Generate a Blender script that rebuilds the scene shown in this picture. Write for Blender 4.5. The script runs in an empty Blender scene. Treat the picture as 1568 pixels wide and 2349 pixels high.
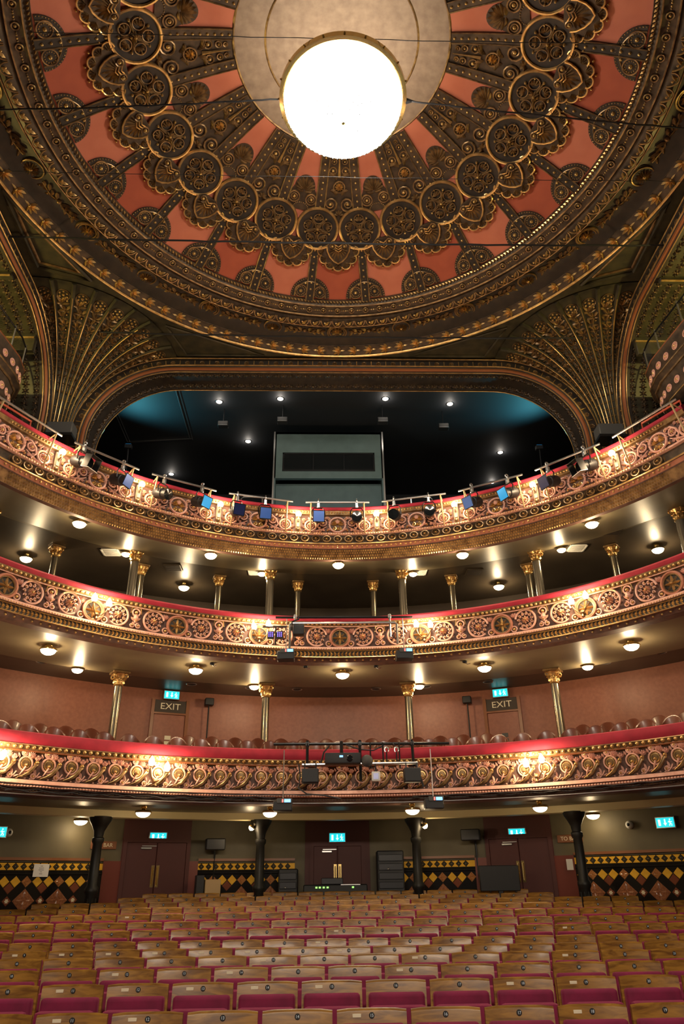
import bpy, bmesh, math, random
from mathutils import Matrix, Vector
random.seed(7)
PI = math.pi
def rad(d): return d * PI / 180.0
SC = bpy.context.scene
COL = SC.collection

# ------------------------------------------------------------------ camera
F_PX, PITCH, ROLL, YAW = 1650.0, rad(27.5), rad(0.77), rad(1.68)
cam_d = bpy.data.cameras.new('camera'); cam = bpy.data.objects.new('camera', cam_d); COL.objects.link(cam)
cam_d.sensor_fit = 'HORIZONTAL'; cam_d.sensor_width = 36.0; cam_d.lens = 36.0 * F_PX / 1568.0
cam_d.clip_start = 0.05; cam_d.clip_end = 200
_c, _s = math.cos(YAW), math.sin(YAW)
_right0 = Vector((_c, -_s, 0)); _fh = Vector((_s, _c, 0)); _z = Vector((0, 0, 1))
_fwd = _fh * math.cos(PITCH) + _z * math.sin(PITCH); _up0 = -_fh * math.sin(PITCH) + _z * math.cos(PITCH)
_right = _right0 * math.cos(ROLL) - _up0 * math.sin(ROLL); _up = _right0 * math.sin(ROLL) + _up0 * math.cos(ROLL)
cam.matrix_world = Matrix(((_right.x, _up.x, -_fwd.x, -0.31), (_right.y, _up.y, -_fwd.y, 0.0), (_right.z, _up.z, -_fwd.z, 1.64), (0, 0, 0, 1)))
SC.camera = cam

# ------------------------------------------------------------------ world, exposure, large lights
W = bpy.data.worlds.new('world'); SC.world = W; W.use_nodes = True
W.node_tree.nodes['Background'].inputs[0].default_value = (0.9, 0.8, 0.7, 1)
W.node_tree.nodes['Background'].inputs[1].default_value = 0.05
SC.view_settings.view_transform = 'Standard'; SC.view_settings.look = 'None'
SC.view_settings.gamma = 1.0; SC.view_settings.use_curve_mapping = False
SC.view_settings.exposure = 0.3
SC.cycles.use_denoising = True
SC.cycles.max_bounces = 5; SC.cycles.diffuse_bounces = 3; SC.cycles.glossy_bounces = 3
SC.cycles.sample_clamp_indirect = 4.0
def light(name, typ, loc, energy, color, size=0.1, rot=None, parent=None, spot=None):
    d = bpy.data.lights.new(name, typ); d.energy = energy; d.color = color
    if typ == 'AREA': d.shape = 'RECTANGLE'; d.size = size[0]; d.size_y = size[1]
    else: d.shadow_soft_size = size
    if spot: d.spot_size = rad(spot); d.spot_blend = 0.6
    o = bpy.data.objects.new(name, d); COL.objects.link(o); o.location = loc
    if rot: o.rotation_euler = rot
    if parent: o.parent = parent
    return o
def aim(o, target):
    o.rotation_euler = (Vector(target) - o.location).to_track_quat('-Z', 'Y').to_euler()
# working light of the stage, behind and above the camera
aim(light('stage_working_light', 'AREA', (0, -6, 6.0), 780, (1.0, 0.84, 0.66), (7, .5)), (0, 14, 5.5))

# ------------------------------------------------------------------ materials
M = {}
def mat(name, col, rough=0.6, metal=0.0, noise=None, emis=None, strength=0.0, spec=0.5, sheen=0.0, bump=0.0, nscale=20.0, coat=0.0):
    m = bpy.data.materials.new(name); m.use_nodes = True; nt = m.node_tree; b = nt.nodes['Principled BSDF']
    b.inputs['Base Color'].default_value = (*col, 1); b.inputs['Roughness'].default_value = rough
    b.inputs['Metallic'].default_value = metal; b.inputs['Specular IOR Level'].default_value = spec
    if sheen: b.inputs['Sheen Weight'].default_value = sheen; b.inputs['Sheen Tint'].default_value = (*[min(1, c * 2 + .1) for c in col], 1)
    if coat: b.inputs['Coat Weight'].default_value = coat; b.inputs['Coat Roughness'].default_value = 0.12
    if emis: b.inputs['Emission Color'].default_value = (*emis, 1); b.inputs['Emission Strength'].default_value = strength
    if noise or bump:
        tc = nt.nodes.new('ShaderNodeTexCoord'); nz = nt.nodes.new('ShaderNodeTexNoise')
        nz.inputs['Scale'].default_value = nscale; nz.inputs['Detail'].default_value = 5
        nt.links.new(tc.outputs['Object'], nz.inputs['Vector'])
        if noise:
            r = nt.nodes.new('ShaderNodeValToRGB'); r.color_ramp.elements[0].position = 0.32; r.color_ramp.elements[1].position = 0.7
            r.color_ramp.elements[0].color = (*noise, 1); r.color_ramp.elements[1].color = (*col, 1)
            nt.links.new(nz.outputs['Fac'], r.inputs['Fac']); nt.links.new(r.outputs['Color'], b.inputs['Base Color'])
        if bump:
            bp = nt.nodes.new('ShaderNodeBump'); bp.inputs['Strength'].default_value = bump; bp.inputs['Distance'].default_value = 0.02
            nt.links.new(nz.outputs['Fac'], bp.inputs['Height']); nt.links.new(bp.outputs['Normal'], b.inputs['Normal'])
    M[name] = m; return m
mat('gilt', (0.86, 0.58, 0.24), 0.30, 0.75, (0.50, 0.29, 0.10), nscale=9)
mat('old_gilt', (0.40, 0.255, 0.115), 0.38, 0.6, (0.14, 0.08, 0.04), nscale=9)
mat('bronze', (0.105, 0.068, 0.04), 0.5, 0.3, (0.04, 0.026, 0.017), nscale=8)
mat('umber', (0.042, 0.028, 0.019), 0.6, 0.1, (0.018, 0.013, 0.01), nscale=6)
mat('olive_umber', (0.06, 0.05, 0.024), 0.55, 0.1, (0.02, 0.018, 0.01), nscale=5)
mat('taupe', (0.36, 0.27, 0.20), 0.7, 0, (0.25, 0.18, 0.135), nscale=7)
mat('dome_red', (0.46, 0.10, 0.048), 0.7, 0, (0.38, 0.078, 0.04), nscale=2.2)
mat('dome_pink', (0.62, 0.20, 0.12), 0.7, 0, (0.54, 0.155, 0.09), nscale=2.2)
mat('frieze_pink', (0.82, 0.46, 0.35), 0.45, 0, (0.68, 0.34, 0.25), nscale=12)
mat('frieze_ground', (0.16, 0.075, 0.05), 0.6, 0, (0.08, 0.04, 0.03), nscale=10)
mat('terracotta', (0.52, 0.20, 0.11), 0.5, 0.1, (0.40, 0.14, 0.08), nscale=10)
mat('moulding_orange', (0.30, 0.10, 0.035), 0.45, 0.2)  # orange darkened in its colour to imitate shade at the arch top
mat('velvet', (0.40, 0.012, 0.035), 0.75, 0, (0.28, 0.006, 0.022), sheen=0.6, nscale=5)
mat('plush', (0.24, 0.006, 0.055), 0.8, 0, (0.15, 0.003, 0.034), sheen=0.5, nscale=6)
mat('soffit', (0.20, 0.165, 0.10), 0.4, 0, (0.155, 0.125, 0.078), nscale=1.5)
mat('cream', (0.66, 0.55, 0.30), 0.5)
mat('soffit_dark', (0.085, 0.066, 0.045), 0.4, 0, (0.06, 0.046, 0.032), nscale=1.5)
mat('wall_olive', (0.12, 0.098, 0.05), 0.6, 0, (0.1, 0.08, 0.042), nscale=3)
mat('wall_russet', (0.30, 0.105, 0.060), 0.45, 0, (0.24, 0.08, 0.046), nscale=14, bump=0.05)
mat('wall_dark', (0.05, 0.035, 0.025), 0.7)
mat('door_oxblood', (0.075, 0.012, 0.008), 0.6, 0, (0.07, 0.012, 0.009), nscale=4)
mat('black', (0.012, 0.012, 0.014), 0.55)
mat('gallery_black', (0.022, 0.024, 0.028), 0.7)
mat('black_metal', (0.02, 0.02, 0.022), 0.35, 0.6)
mat('steel', (0.5, 0.5, 0.5), 0.3, 0.9)
mat('column_silver', (0.50, 0.47, 0.40), 0.22, 0.85)
mat('column_bronze', (0.30, 0.26, 0.19), 0.25, 0.85)
mat('iron', (0.012, 0.011, 0.009), 0.5, 0.2)
mat('teal_wall', (0.10, 0.16, 0.17), 0.6, 0, (0.08, 0.13, 0.14), nscale=4)
mat('brass', (0.75, 0.55, 0.22), 0.2, 0.95)
mat('leather', (0.13, 0.032, 0.014), 0.38, 0, coat=0.15)
mat('white_paint', (0.75, 0.74, 0.70), 0.5)
mat('pilaster_cream', (0.50, 0.38, 0.26), 0.5)
mat('grey_box', (0.07, 0.07, 0.068), 0.6)
mat('tile_black', (0.012, 0.010, 0.009), 0.12)
mat('tile_yellow', (0.85, 0.48, 0.05), 0.14, 0, (0.72, 0.38, 0.035), nscale=6)
mat('tile_brown', (0.20, 0.06, 0.03), 0.14)
mat('tile_ochre', (0.50, 0.22, 0.07), 0.16, 0, (0.28, 0.10, 0.035), nscale=40)
mat('tile_terracotta', (0.36, 0.14, 0.06), 0.2, 0, (0.20, 0.07, 0.03), nscale=30)
mat('tile_cream', (0.75, 0.66, 0.45), 0.2)
mat('dado_oxblood', (0.17, 0.035, 0.022), 0.35)
mat('wood_rail', (0.22, 0.08, 0.03), 0.35)
mat('paper', (0.75, 0.72, 0.68), 0.8)
mat('gel_blue', (0.03, 0.12, 0.5), 0.2, 0.2)
mat('gel_cyan', (0.02, 0.35, 0.75), 0.15, 0.2, emis=(0.02, 0.35, 0.9), strength=0.35)
mat('gel_navy', (0.02, 0.03, 0.12), 0.2, 0.2)
mat('timber_bar', (0.45, 0.30, 0.14), 0.5)
mat('red_paint', (0.55, 0.10, 0.05), 0.4)
mat('bulb', (1, 0.9, 0.7), 0.3, emis=(1.0, 0.85, 0.6), strength=9)
mat('bowl_glass', (1, 0.92, 0.75), 0.3, emis=(1.0, 0.86, 0.6), strength=7)
mat('downlight_glow', (1, 0.9, 0.75), 0.3, emis=(1.0, 0.88, 0.7), strength=9)
mat('crystal_glow', (1, 1, 1), 0.2, emis=(1.0, 0.90, 0.74), strength=44)
mat('crystal_top', (1, 1, 1), 0.3, emis=(1.0, 0.86, 0.66), strength=5.5)
mat('crystal_dark', (0.015, 0.014, 0.013), 0.5)
mat('sign_cyan', (0.02, 0.5, 0.5), 0.4, emis=(0.01, 0.55, 0.62), strength=1.1)
mat('sign_white', (0.9, 1, 1), 0.4, emis=(0.6, 1.0, 1.0), strength=1.2)
mat('display_blue', (0.1, 0.4, 0.9), 0.4, emis=(0.15, 0.5, 1.0), strength=2.5)
mat('display_red', (0.9, 0.1, 0.1), 0.4, emis=(1.0, 0.12, 0.1), strength=2.0)
mat('led_purple', (0.3, 0.2, 0.9), 0.4, emis=(0.25, 0.15, 0.9), strength=1.0)
mat('led_green', (0.3, 0.9, 0.2), 0.4, emis=(0.3, 1.0, 0.15), strength=1.5)
mat('led_yellow', (0.9, 0.9, 0.1), 0.4, emis=(0.9, 0.9, 0.1), strength=1.0)
mat('letter_cream', (0.80, 0.72, 0.52), 0.5)
mat('letter_white', (0.75, 0.9, 1.0), 0.5)
mat('glass_dark', (0.01, 0.012, 0.014), 0.08)
mat('floor_carpet', (0.10, 0.02, 0.02), 0.9)
def emis_quiet(n): M[n].cycles.emission_sampling = 'NONE'
for n in ('bulb', 'bowl_glass', 'downlight_glow', 'sign_white', 'display_blue', 'display_red', 'led_purple', 'led_green', 'led_yellow', 'gel_cyan', 'sign_cyan'): emis_quiet(n)
def wood_mat(name, c1, c2):
    m = mat(name, c1, 0.36, spec=0.35, coat=0.1); nt = m.node_tree; b = nt.nodes['Principled BSDF']
    tc = nt.nodes.new('ShaderNodeTexCoord'); oi = nt.nodes.new('ShaderNodeObjectInfo'); ad = nt.nodes.new('ShaderNodeVectorMath'); ad.operation = 'ADD'
    mp = nt.nodes.new('ShaderNodeMapping'); mp.inputs['Scale'].default_value = (2.5, 6, 14)
    mu = nt.nodes.new('ShaderNodeVectorMath'); mu.operation = 'SCALE'; mu.inputs['Scale'].default_value = 37.0
    cb = nt.nodes.new('ShaderNodeCombineXYZ'); nt.links.new(oi.outputs['Random'], cb.inputs[0]); nt.links.new(oi.outputs['Random'], cb.inputs[2])
    nt.links.new(cb.outputs[0], mu.inputs[0]); nt.links.new(tc.outputs['Object'], mp.inputs[0]); nt.links.new(mp.outputs[0], ad.inputs[0]); nt.links.new(mu.outputs[0], ad.inputs[1])
    nz = nt.nodes.new('ShaderNodeTexNoise'); nz.inputs['Scale'].default_value = 1.3; nz.inputs['Detail'].default_value = 6; nz.inputs['Distortion'].default_value = 1.6
    nt.links.new(ad.outputs[0], nz.inputs['Vector'])
    r = nt.nodes.new('ShaderNodeValToRGB'); r.color_ramp.elements[0].position = 0.34; r.color_ramp.elements[1].position = 0.66
    r.color_ramp.elements[0].color = (*c2, 1); r.color_ramp.elements[1].color = (*c1, 1)
    nt.links.new(nz.outputs['Fac'], r.inputs['Fac']); nt.links.new(r.outputs['Color'], b.inputs['Base Color'])
wood_mat('seat_wood', (0.36, 0.175, 0.026), (0.15, 0.06, 0.009))

# ------------------------------------------------------------------ mesh builder
class MB:
    def __init__(s): s.v = []; s.f = []; s.m = []
    def add(s, vs, fs, mi=0, X=None):
        n = len(s.v)
        s.v += [tuple(X @ Vector(v)) for v in vs] if X else [tuple(v) for v in vs]
        s.f += [tuple(i + n for i in f) for f in fs]; s.m += [mi] * len(fs); return s
    def box(s, x0, x1, y0, y1, z0, z1, mi=0, X=None):
        vs = [(x, y, z) for z in (z0, z1) for y in (y0, y1) for x in (x0, x1)]
        return s.add(vs, [(0, 2, 3, 1), (4, 5, 7, 6), (0, 1, 5, 4), (2, 6, 7, 3), (0, 4, 6, 2), (1, 3, 7, 5)], mi, X)
    def rbox(s, x0, x1, y0, y1, z0, z1, b=0.02, seg=2, mi=0, X=None):
        bm = bmesh.new(); bmesh.ops.create_cube(bm, size=1.0)
        for v in bm.verts: v.co = Vector(((x0 + x1) / 2 + v.co.x * (x1 - x0), (y0 + y1) / 2 + v.co.y * (y1 - y0), (z0 + z1) / 2 + v.co.z * (z1 - z0)))
        bmesh.ops.bevel(bm, geom=bm.edges[:], offset=b, segments=seg, affect='EDGES', profile=0.6)
        bm.verts.index_update(); vs = [v.co.copy() for v in bm.verts]; fs = [tuple(v.index for v in f.verts) for f in bm.faces]; bm.free()
        return s.add(vs, fs, mi, X)
    def lathe(s, prof, n=16, mi=0, X=None, a0=0.0, a1=2 * PI, scale=None):
        full = abs(a1 - a0) > 2 * PI - 1e-6; cnt = n if full else n + 1; k = len(prof); vs = []
        for i in range(cnt):
            a = a0 + (a1 - a0) * i / n; q = scale(a) if scale else 1.0
            vs += [(r * q * math.cos(a), r * q * math.sin(a), z) for r, z in prof]
        fs = []
        for i in range(n):
            j = (i + 1) % cnt
            for t in range(k - 1): fs.append((i * k + t, j * k + t, j * k + t + 1, i * k + t + 1))
        return s.add(vs, fs, mi, X)
    def tube(s, pts, r, n=6, mi=0, X=None, closed=False, caps=True):
        pts = [Vector(p) for p in pts]; N = len(pts); vs = []; prev = None
        for i, p in enumerate(pts):
            if closed: t = pts[(i + 1) % N] - pts[i - 1]
            else: t = pts[min(i + 1, N - 1)] - pts[max(i - 1, 0)]
            t.normalize()
            if prev is None: u = t.orthogonal().normalized()
            else:
                u = prev - t * prev.dot(t)
                u = u.normalized() if u.length > 1e-6 else t.orthogonal().normalized()
            prev = u; w = t.cross(u); rr = r[i] if isinstance(r, (list, tuple)) else r
            for k in range(n):
                a = 2 * PI * k / n; vs.append(p + (u * math.cos(a) + w * math.sin(a)) * rr)
        fs = []
        for i in range(N if closed else N - 1):
            j = (i + 1) % N
            for k in range(n): fs.append((i * n + k, i * n + (k + 1) % n, j * n + (k + 1) % n, j * n + k))
        if caps and not closed: fs.append(tuple(range(n - 1, -1, -1))); fs.append(tuple(range((N - 1) * n, N * n)))
        return s.add(vs, fs, mi, X)
    def ring(s, R, r, n=20, k=6, mi=0, X=None, c=(0, 0, 0)):
        return s.tube([(c[0] + R * math.cos(2 * PI * i / n), c[1] + R * math.sin(2 * PI * i / n), c[2]) for i in range(n)], r, k, mi, X, closed=True)
    def boss(s, x, y, z, R, h, n=8, mi=0, X=None):
        T = Matrix.Translation((x, y, z)); T = X @ T if X else T
        return s.lathe([(R, 0), (R * .87, h * .5), (R * .5, h * .87), (0.0001, h)], n, mi, T)
    def disc(s, x, y, z, R, h, n=16, mi=0, X=None):
        T = Matrix.Translation((x, y, z)); T = X @ T if X else T
        return s.lathe([(R, 0), (R, h * .7), (R * .93, h), (0.0001, h)], n, mi, T)
    def petal(s, x, y, z, L, wd, h, ang, mi=0, X=None):
        T = Matrix.Translation((x, y, z)) @ Matrix.Rotation(ang, 4, 'Z'); T = X @ T if X else T
        o = [(0, 0, 0), (L * .35, wd * .5, 0), (L * .75, wd * .42, 0), (L, 0, h * .2), (L * .75, -wd * .42, 0), (L * .35, -wd * .5, 0), (L * .3, 0, h), (L * .75, 0, h * .9)]
        return s.add(o, [(0, 6, 1), (1, 6, 7, 2), (2, 7, 3), (3, 7, 4), (4, 7, 6, 5), (5, 6, 0)], mi, T)
    def spiral(s, x, y, z, R0, R1, a0, turns, r0, r1, n=16, k=5, mi=0, X=None, sgn=1):
        pts = []; rr = []
        for i in range(n + 1):
            t = i / n; a = a0 + sgn * 2 * PI * turns * t; R = R0 + (R1 - R0) * t
            pts.append((x + R * math.cos(a), y + R * math.sin(a), z)); rr.append(r0 + (r1 - r0) * t)
        return s.tube(pts, rr, k, mi, X)
    def plate(s, outline, z0, z1, mi=0, X=None):
        n = len(outline); vs = [(x, y, z0) for x, y in outline] + [(x, y, z1) for x, y in outline]
        fs = [tuple(range(n, 2 * n))] + [(i, (i + 1) % n, n + (i + 1) % n, n + i) for i in range(n)]
        return s.add(vs, fs, mi, X)
    def mesh(s, name, mats, smooth=True, ang=40):
        me = bpy.data.meshes.new(name); me.from_pydata(s.v, [], s.f)
        for q in (mats if isinstance(mats, (list, tuple)) else [mats]): me.materials.append(M[q])
        me.polygons.foreach_set('material_index', s.m)
        if smooth:
            me.polygons.foreach_set('use_smooth', [True] * len(s.f)); me.set_sharp_from_angle(angle=rad(ang))
        me.update(); return me
    def obj(s, name, mats, parent=None, X=None, smooth=True): return put(name, s.mesh(name, mats, smooth), parent, X)
def put(name, me, parent=None, X=None):
    o = bpy.data.objects.new(name, me); COL.objects.link(o)
    if parent: o.parent = parent
    if X is not None: o.matrix_basis = X
    return o
def tag(o, label, cat=None, group=None, kind=None):
    o['label'] = label
    if cat: o['category'] = cat
    if group: o['group'] = group
    if kind: o['kind'] = kind
    return o
def empty(name, loc=(0, 0, 0), rz=0.0, parent=None):
    o = bpy.data.objects.new(name, None); COL.objects.link(o); o.location = loc; o.rotation_euler = (0, 0, rz); o.empty_display_size = .1
    if parent: o.parent = parent
    return o
def struct(o, label): o['kind'] = 'structure'; o['label'] = label; return o
def stuff(o): o['kind'] = 'stuff'; return o
# frame on a concave cylinder front: x along the front, y up, z towards the room
def cyl(c, r, deg, z):
    a = rad(deg); sn, cs = math.sin(a), math.cos(a)
    return Matrix(((cs, 0, -sn, r * sn), (-sn, 0, -cs, c + r * cs), (0, 1, 0, z), (0, 0, 0, 1)))
def pol(c, r, deg, z): a = rad(deg); return Vector((r * math.sin(a), c + r * math.cos(a), z))
# upright frame (x along the front, y away from the room, z up) at a point of a circle
def stand(c, r, deg, z): return Matrix.Translation(pol(c, r, deg, z)) @ Matrix.Rotation(-rad(deg), 4, 'Z')
def arcmesh(mb, c, prof, d0, d1, n, mi=0, closed=False):
    k = len(prof); vs = []; fs = []
    for i in range(n + 1):
        a = rad(d0 + (d1 - d0) * i / n)
        vs += [(r * math.sin(a), c + r * math.cos(a), z) for r, z in prof]
    for i in range(n):
        for t in range(k if closed else k - 1):
            u = (t + 1) % k; fs.append((i * k + t, i * k + u, (i + 1) * k + u, (i + 1) * k + t))
    if closed: fs.append(tuple(range(k))); fs.append(tuple(range(n * k + k - 1, n * k - 1, -1)))
    return mb.add(vs, fs, mi)
_txt = {}
def text_mesh(t, size, matname, depth=0.002):
    key = (t, size, matname)
    if key not in _txt:
        cu = bpy.data.curves.new('lettering', 'FONT'); cu.body = t; cu.size = size; cu.align_x = 'CENTER'; cu.align_y = 'CENTER'; cu.extrude = depth; cu.resolution_u = 3
        o = bpy.data.objects.new('lettering', cu); COL.objects.link(o); bpy.context.view_layer.update()
        me = bpy.data.meshes.new_from_object(o.evaluated_get(bpy.context.evaluated_depsgraph_get()))
        me.materials.clear(); me.materials.append(M[matname]); bpy.data.objects.remove(o); bpy.data.curves.remove(cu); me.name = 'lettering'
        _txt[key] = me
    return _txt[key]
# ================================================================== CEILING: the saucer dome
DY = 7.05
def zd(p): return 14.15 - 0.056 * p * p
def pd(p, deg, off=0.0): a = rad(deg); return (p * math.sin(a), p * math.cos(a), zd(p) - off)
def domeX(p, deg):
    a = rad(deg); er = Vector((math.sin(a), math.cos(a), 0)); sl = -0.112 * p; n = math.sqrt(1 + sl * sl)
    y = (er + Vector((0, 0, sl))) / n; z = (er * sl - Vector((0, 0, 1))) / n; x = y.cross(z); o = er * p + Vector((0, 0, zd(p)))
    return Matrix(((x.x, y.x, z.x, o.x), (x.y, y.y, z.y, o.y), (x.z, y.z, z.z, o.z), (0, 0, 0, 1)))
mb = MB(); prof = [(0.001, 14.15)] + [(p, zd(p) + (0.0 if p <= 1.8 else 0.02)) for p in (0.6, 1.2, 1.55, 1.8, 1.81, 2.4, 3.0, 3.6, 4.2, 4.7)]
mb.lathe(prof, 96, 0)
mb.ring(1.27, 0.018, 72, 5, 1, c=(0, 0, zd(1.27))); mb.ring(1.79, 0.02, 72, 5, 1, c=(0, 0, zd(1.79)))
ceiling = mb.obj('ceiling', ['taupe', 'old_gilt'], None, Matrix.Translation((0, DY, 0)))
struct(ceiling, 'shallow saucer dome ceiling with taupe centre, salmon panels and gilded medallions')
def sector(p0, p1, half, off, mi=0, n=8, m=6):
    b = MB(); vs = []; fs = []
    for i in range(n + 1):
        for j in range(m + 1): vs.append(pd(p0 + (p1 - p0) * i / n, -half + 2 * half * j / m, off))
    for i in range(n):
        for j in range(m): q = i * (m + 1) + j; fs.append((q, q + 1, q + m + 2, q + m + 1))
    return b.add(vs, fs, mi)
RZ = lambda deg: Matrix.Rotation(-rad(deg), 4, 'Z')
me_red = sector(3.2, 4.68, 7.5, 0.0).mesh('panel', 'dome_red'); me_pink = sector(3.2, 4.68, 7.5, 0.0).mesh('panel', 'dome_pink')
me_pin2 = sector(1.8, 3.2, 7.5, 0.0).mesh('panel', 'dome_pink')
# scrollwork wedge
mb = sector(1.82, 3.2, 7.4, 0.01)
for p, dx, R in ((2.82, .17, .15),):
    for sg in (-1, 1):
        X = domeX(p, 0); mb.spiral(sg * dx, 0, .03, R * .95, .03, PI / 2, 1.6, .02, .012, 18, 5, 1, X, sgn=sg); mb.boss(sg * dx, 0, .03, .035, .04, 7, 2, X)
X = domeX(2.5, 0); mb.ring(.11, .016, 14, 5, 1, X, (0, 0, .03))
for k in range(10): mb.petal(0, 0, .02, .09, .045, .05, k * PI / 5, 2, X)
for p, w in ((2.33, .17), (2.62, .13)):
    X = domeX(p, 0)
    for sg in (-1, 1):
        for q, an in ((0, .9), (.05, .3), (-.05, 1.5)): mb.petal(sg * .05, q, .02, w, .07, .045, -PI / 2 + sg * an, 1, X)
for p, dx, R in ((2.2, .12, .07), (2.03, .10, .05), (1.92, .085, .035)):
    X = domeX(p, 0)
    for sg in (-1, 1): mb.ring(R, .013, 12, 4, 1, X, (sg * dx, 0, .025)); mb.boss(sg * dx, 0, .02, R * .45, .04, 6, 2, X)
mb.tube([pd(p, 0, .04) for p in (1.84, 2.0, 2.15, 2.3)], [.006, .012, .018, .03], 5, 2)
X = domeX(3.02, 0)
for k in range(5): mb.petal(0, 0, .02, .1, .05, .05, PI + k * PI / 4, 1, X)
me_scroll = mb.mesh('scroll_panel', ['bronze', 'old_gilt', 'gilt'])
for k in range(-9, 10):
    a = 15 * k
    if abs(a) > 125: continue
    put('panel', me_red if k % 2 == 0 else me_pink, ceiling, RZ(a))
    if k % 2 == 0: put('scroll_panel', me_scroll, ceiling, RZ(a))
    else: put('panel', me_pin2, ceiling, RZ(a))
# anthemion, one on each inner salmon panel
mb = MB(); X = domeX(2.72, 0)
mb.plate([(.20 * math.cos(t), -.14 + .24 * math.sin(t)) for t in [PI + PI * i / 12 for i in range(13)]] + [(.30, .02), (.30, .16), (.2, .3), (-.2, .3), (-.30, .16), (-.30, .02)], 0, .025, 0, X)
for k in range(9):
    t = -PI / 2 + (k - 4) * .33; mb.petal(0, -.1, .02, .27 - .012 * abs(k - 4), .075, .06, t, 1, X)
for sg in (-1, 1):
    mb.ring(.105, .018, 16, 5, 1, X, (sg * .17, .06, .035)); mb.ring(.06, .012, 12, 5, 1, X, (sg * .17, .06, .04)); mb.boss(sg * .17, .06, .03, .035, .05, 8, 2, X)
    mb.petal(0, -.06, .02, .16, .09, .05, -PI / 2 + sg * 1.35, 1, X)
for i in range(13): t = PI + PI * i / 12; mb.boss(.15 * math.cos(t), .27 + .12 * math.sin(t), .03, .011, .014, 5, 2, X)
me_anth = mb.mesh('anthemion', ['bronze', 'old_gilt', 'gilt'])
mb = MB(); mb.disc(.27, 0, 0, .033, .006, 12, 0, domeX(2.35, 0)); me_hole = mb.mesh('vent_hole', 'wall_dark')
for k in range(-9, 10):
    if k % 2 and abs(k) < 9: put('anthemion', me_anth, ceiling, RZ(15 * k)); put('vent_hole', me_hole, ceiling, RZ(15 * k) @ Matrix.Scale(1 if k > 0 else -1, 4, (1, 0, 0)))
# ribs with studs
def rib_mesh(p0, p1, w0, w1, step):
    b = MB(); n = 8
    for sx in (-1, 0, 1):
        if sx == 0:
            vs = []; fs = []
            for i in range(n + 1):
                p = p0 + (p1 - p0) * i / n; w = w0 + (w1 - w0) * i / n
                for x, o in ((-w, 0), (-w, .04), (w, .04), (w, 0)): vs.append((x, p, zd(p) - o))
            for i in range(n):
                for t in range(3): fs.append((i * 4 + t, i * 4 + t + 1, i * 4 + t + 5, i * 4 + t + 4))
            b.add(vs, fs, 0)
        else:
            b.tube([(sx * (w0 + (w1 - w0) * i / n) * .92, p0 + (p1 - p0) * i / n, zd(p0 + (p1 - p0) * i / n) - .045) for i in range(n + 1)], .012, 5, 1)
    p = p0 + step * .5
    while p < p1: b.boss(0, 0, .04, .024, .03, 7, 2, domeX(p, 0)); p += step
    return b
me_rib1 = rib_mesh(1.8, 2.92, .085, .10, .115).mesh('rib', ['bronze', 'old_gilt', 'gilt'])
me_rib2 = rib_mesh(3.66, 4.68, .085, .085, .125).mesh('rib', ['umber', 'old_gilt', 'gilt'])
# medallion and its rosette
mb = MB(); mb.lathe([(.43, 0), (.43, .05), (.40, .07), (.385, .05), (.36, .045), (.0001, .045)], 36, 0)
mb.ring(.408, .026, 36, 6, 1, None, (0, 0, .065)); mb.ring(.425, .016, 36, 5, 2, None, (0, 0, .03))
me_med = mb.mesh('medallion', ['umber', 'gilt', 'old_gilt'])
mb = MB()
for k in range(5):
    t = PI / 2 + 2 * PI * k / 5; cx, cy = .2 * math.cos(t), .2 * math.sin(t)
    mb.ring(.094, .010, 16, 5, 0, None, (cx, cy, .065))
    for j in range(5): mb.petal(cx - .03 * math.cos(t), cy - .03 * math.sin(t), .05, .1, .05, .045, t + (j - 2) * .6, 0)
    mb.boss(.285 * math.cos(t), .285 * math.sin(t), .05, .02, .04, 6, 1)
    u = t + PI / 5; mb.petal(0, 0, .05, .27, .06, .05, u, 0); mb.boss(.26 * math.cos(u), .26 * math.sin(u), .05, .024, .05, 7, 1)
for k in range(8): mb.petal(0, 0, .07, .1, .045, .04, k * PI / 4, 0)
mb.boss(0, -.07, .07, .022, .05, 7, 1); mb.boss(0, 0, .07, .03, .06, 8, 1)
me_ros = mb.mesh('rosette', ['old_gilt', 'gilt'])
# scallop shell below each junction of two medallions (two layers)
mb = MB()
lob = [(-1.55 + 3.1 * i / 6) for i in range(7)]
mb.plate([(.33 * math.cos(t), .10 + .33 * math.sin(t)) for t in [(-.25 + (PI + .5) * i / 14) for i in range(15)]], 0, .04, 0)
for t in lob:
    cx, cy = .33 * math.sin(t), .10 + .33 * math.cos(t)
    mb.plate([(cx + .105 * math.cos(u), cy + .105 * math.sin(u)) for u in [2 * PI * i / 12 for i in range(12)]], 0, .045, 0)
    mb.tube([(cx + .1 * math.cos(PI / 2 - t + u), cy + .1 * math.sin(PI / 2 - t + u), .05) for u in [-1.5 + 3 * i / 8 for i in range(9)]], .015, 5, 2)
    for j in range(5): mb.petal(cx - .04 * math.sin(t), cy - .04 * math.cos(t), .045, .12, .028, .03, PI / 2 - t + (j - 2) * .42, 1)
    if t != lob[-1]:
        u = t + .26; mb.boss(.45 * math.sin(u), .10 + .45 * math.cos(u), 0, .022, .05, 6, 2)
me_shell = mb.mesh('shell', ['bronze', 'old_gilt', 'gilt'])
mb = MB()
ol = [(-.235, 0), (-.225, .1), (-.17, .22), (-.09, .31), (0, .36), (.09, .31), (.17, .22), (.225, .1), (.235, 0)]
mb.plate(ol + [(.12, -.1), (-.12, -.1)], .03, .075, 0); mb.tube([(x, y, .08) for x, y in ol], .018, 5, 2)
for j in range(9): mb.petal(0, .02, .075, .30 - .022 * abs(j - 4), .045, .04, PI / 2 + (j - 4) * .3, 1)
for q in range(3): mb.tube([(-.07, .06 - q * .05, .1), (0, .1 - q * .05, .115), (.07, .06 - q * .05, .1)], .012, 5, 2)
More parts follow.
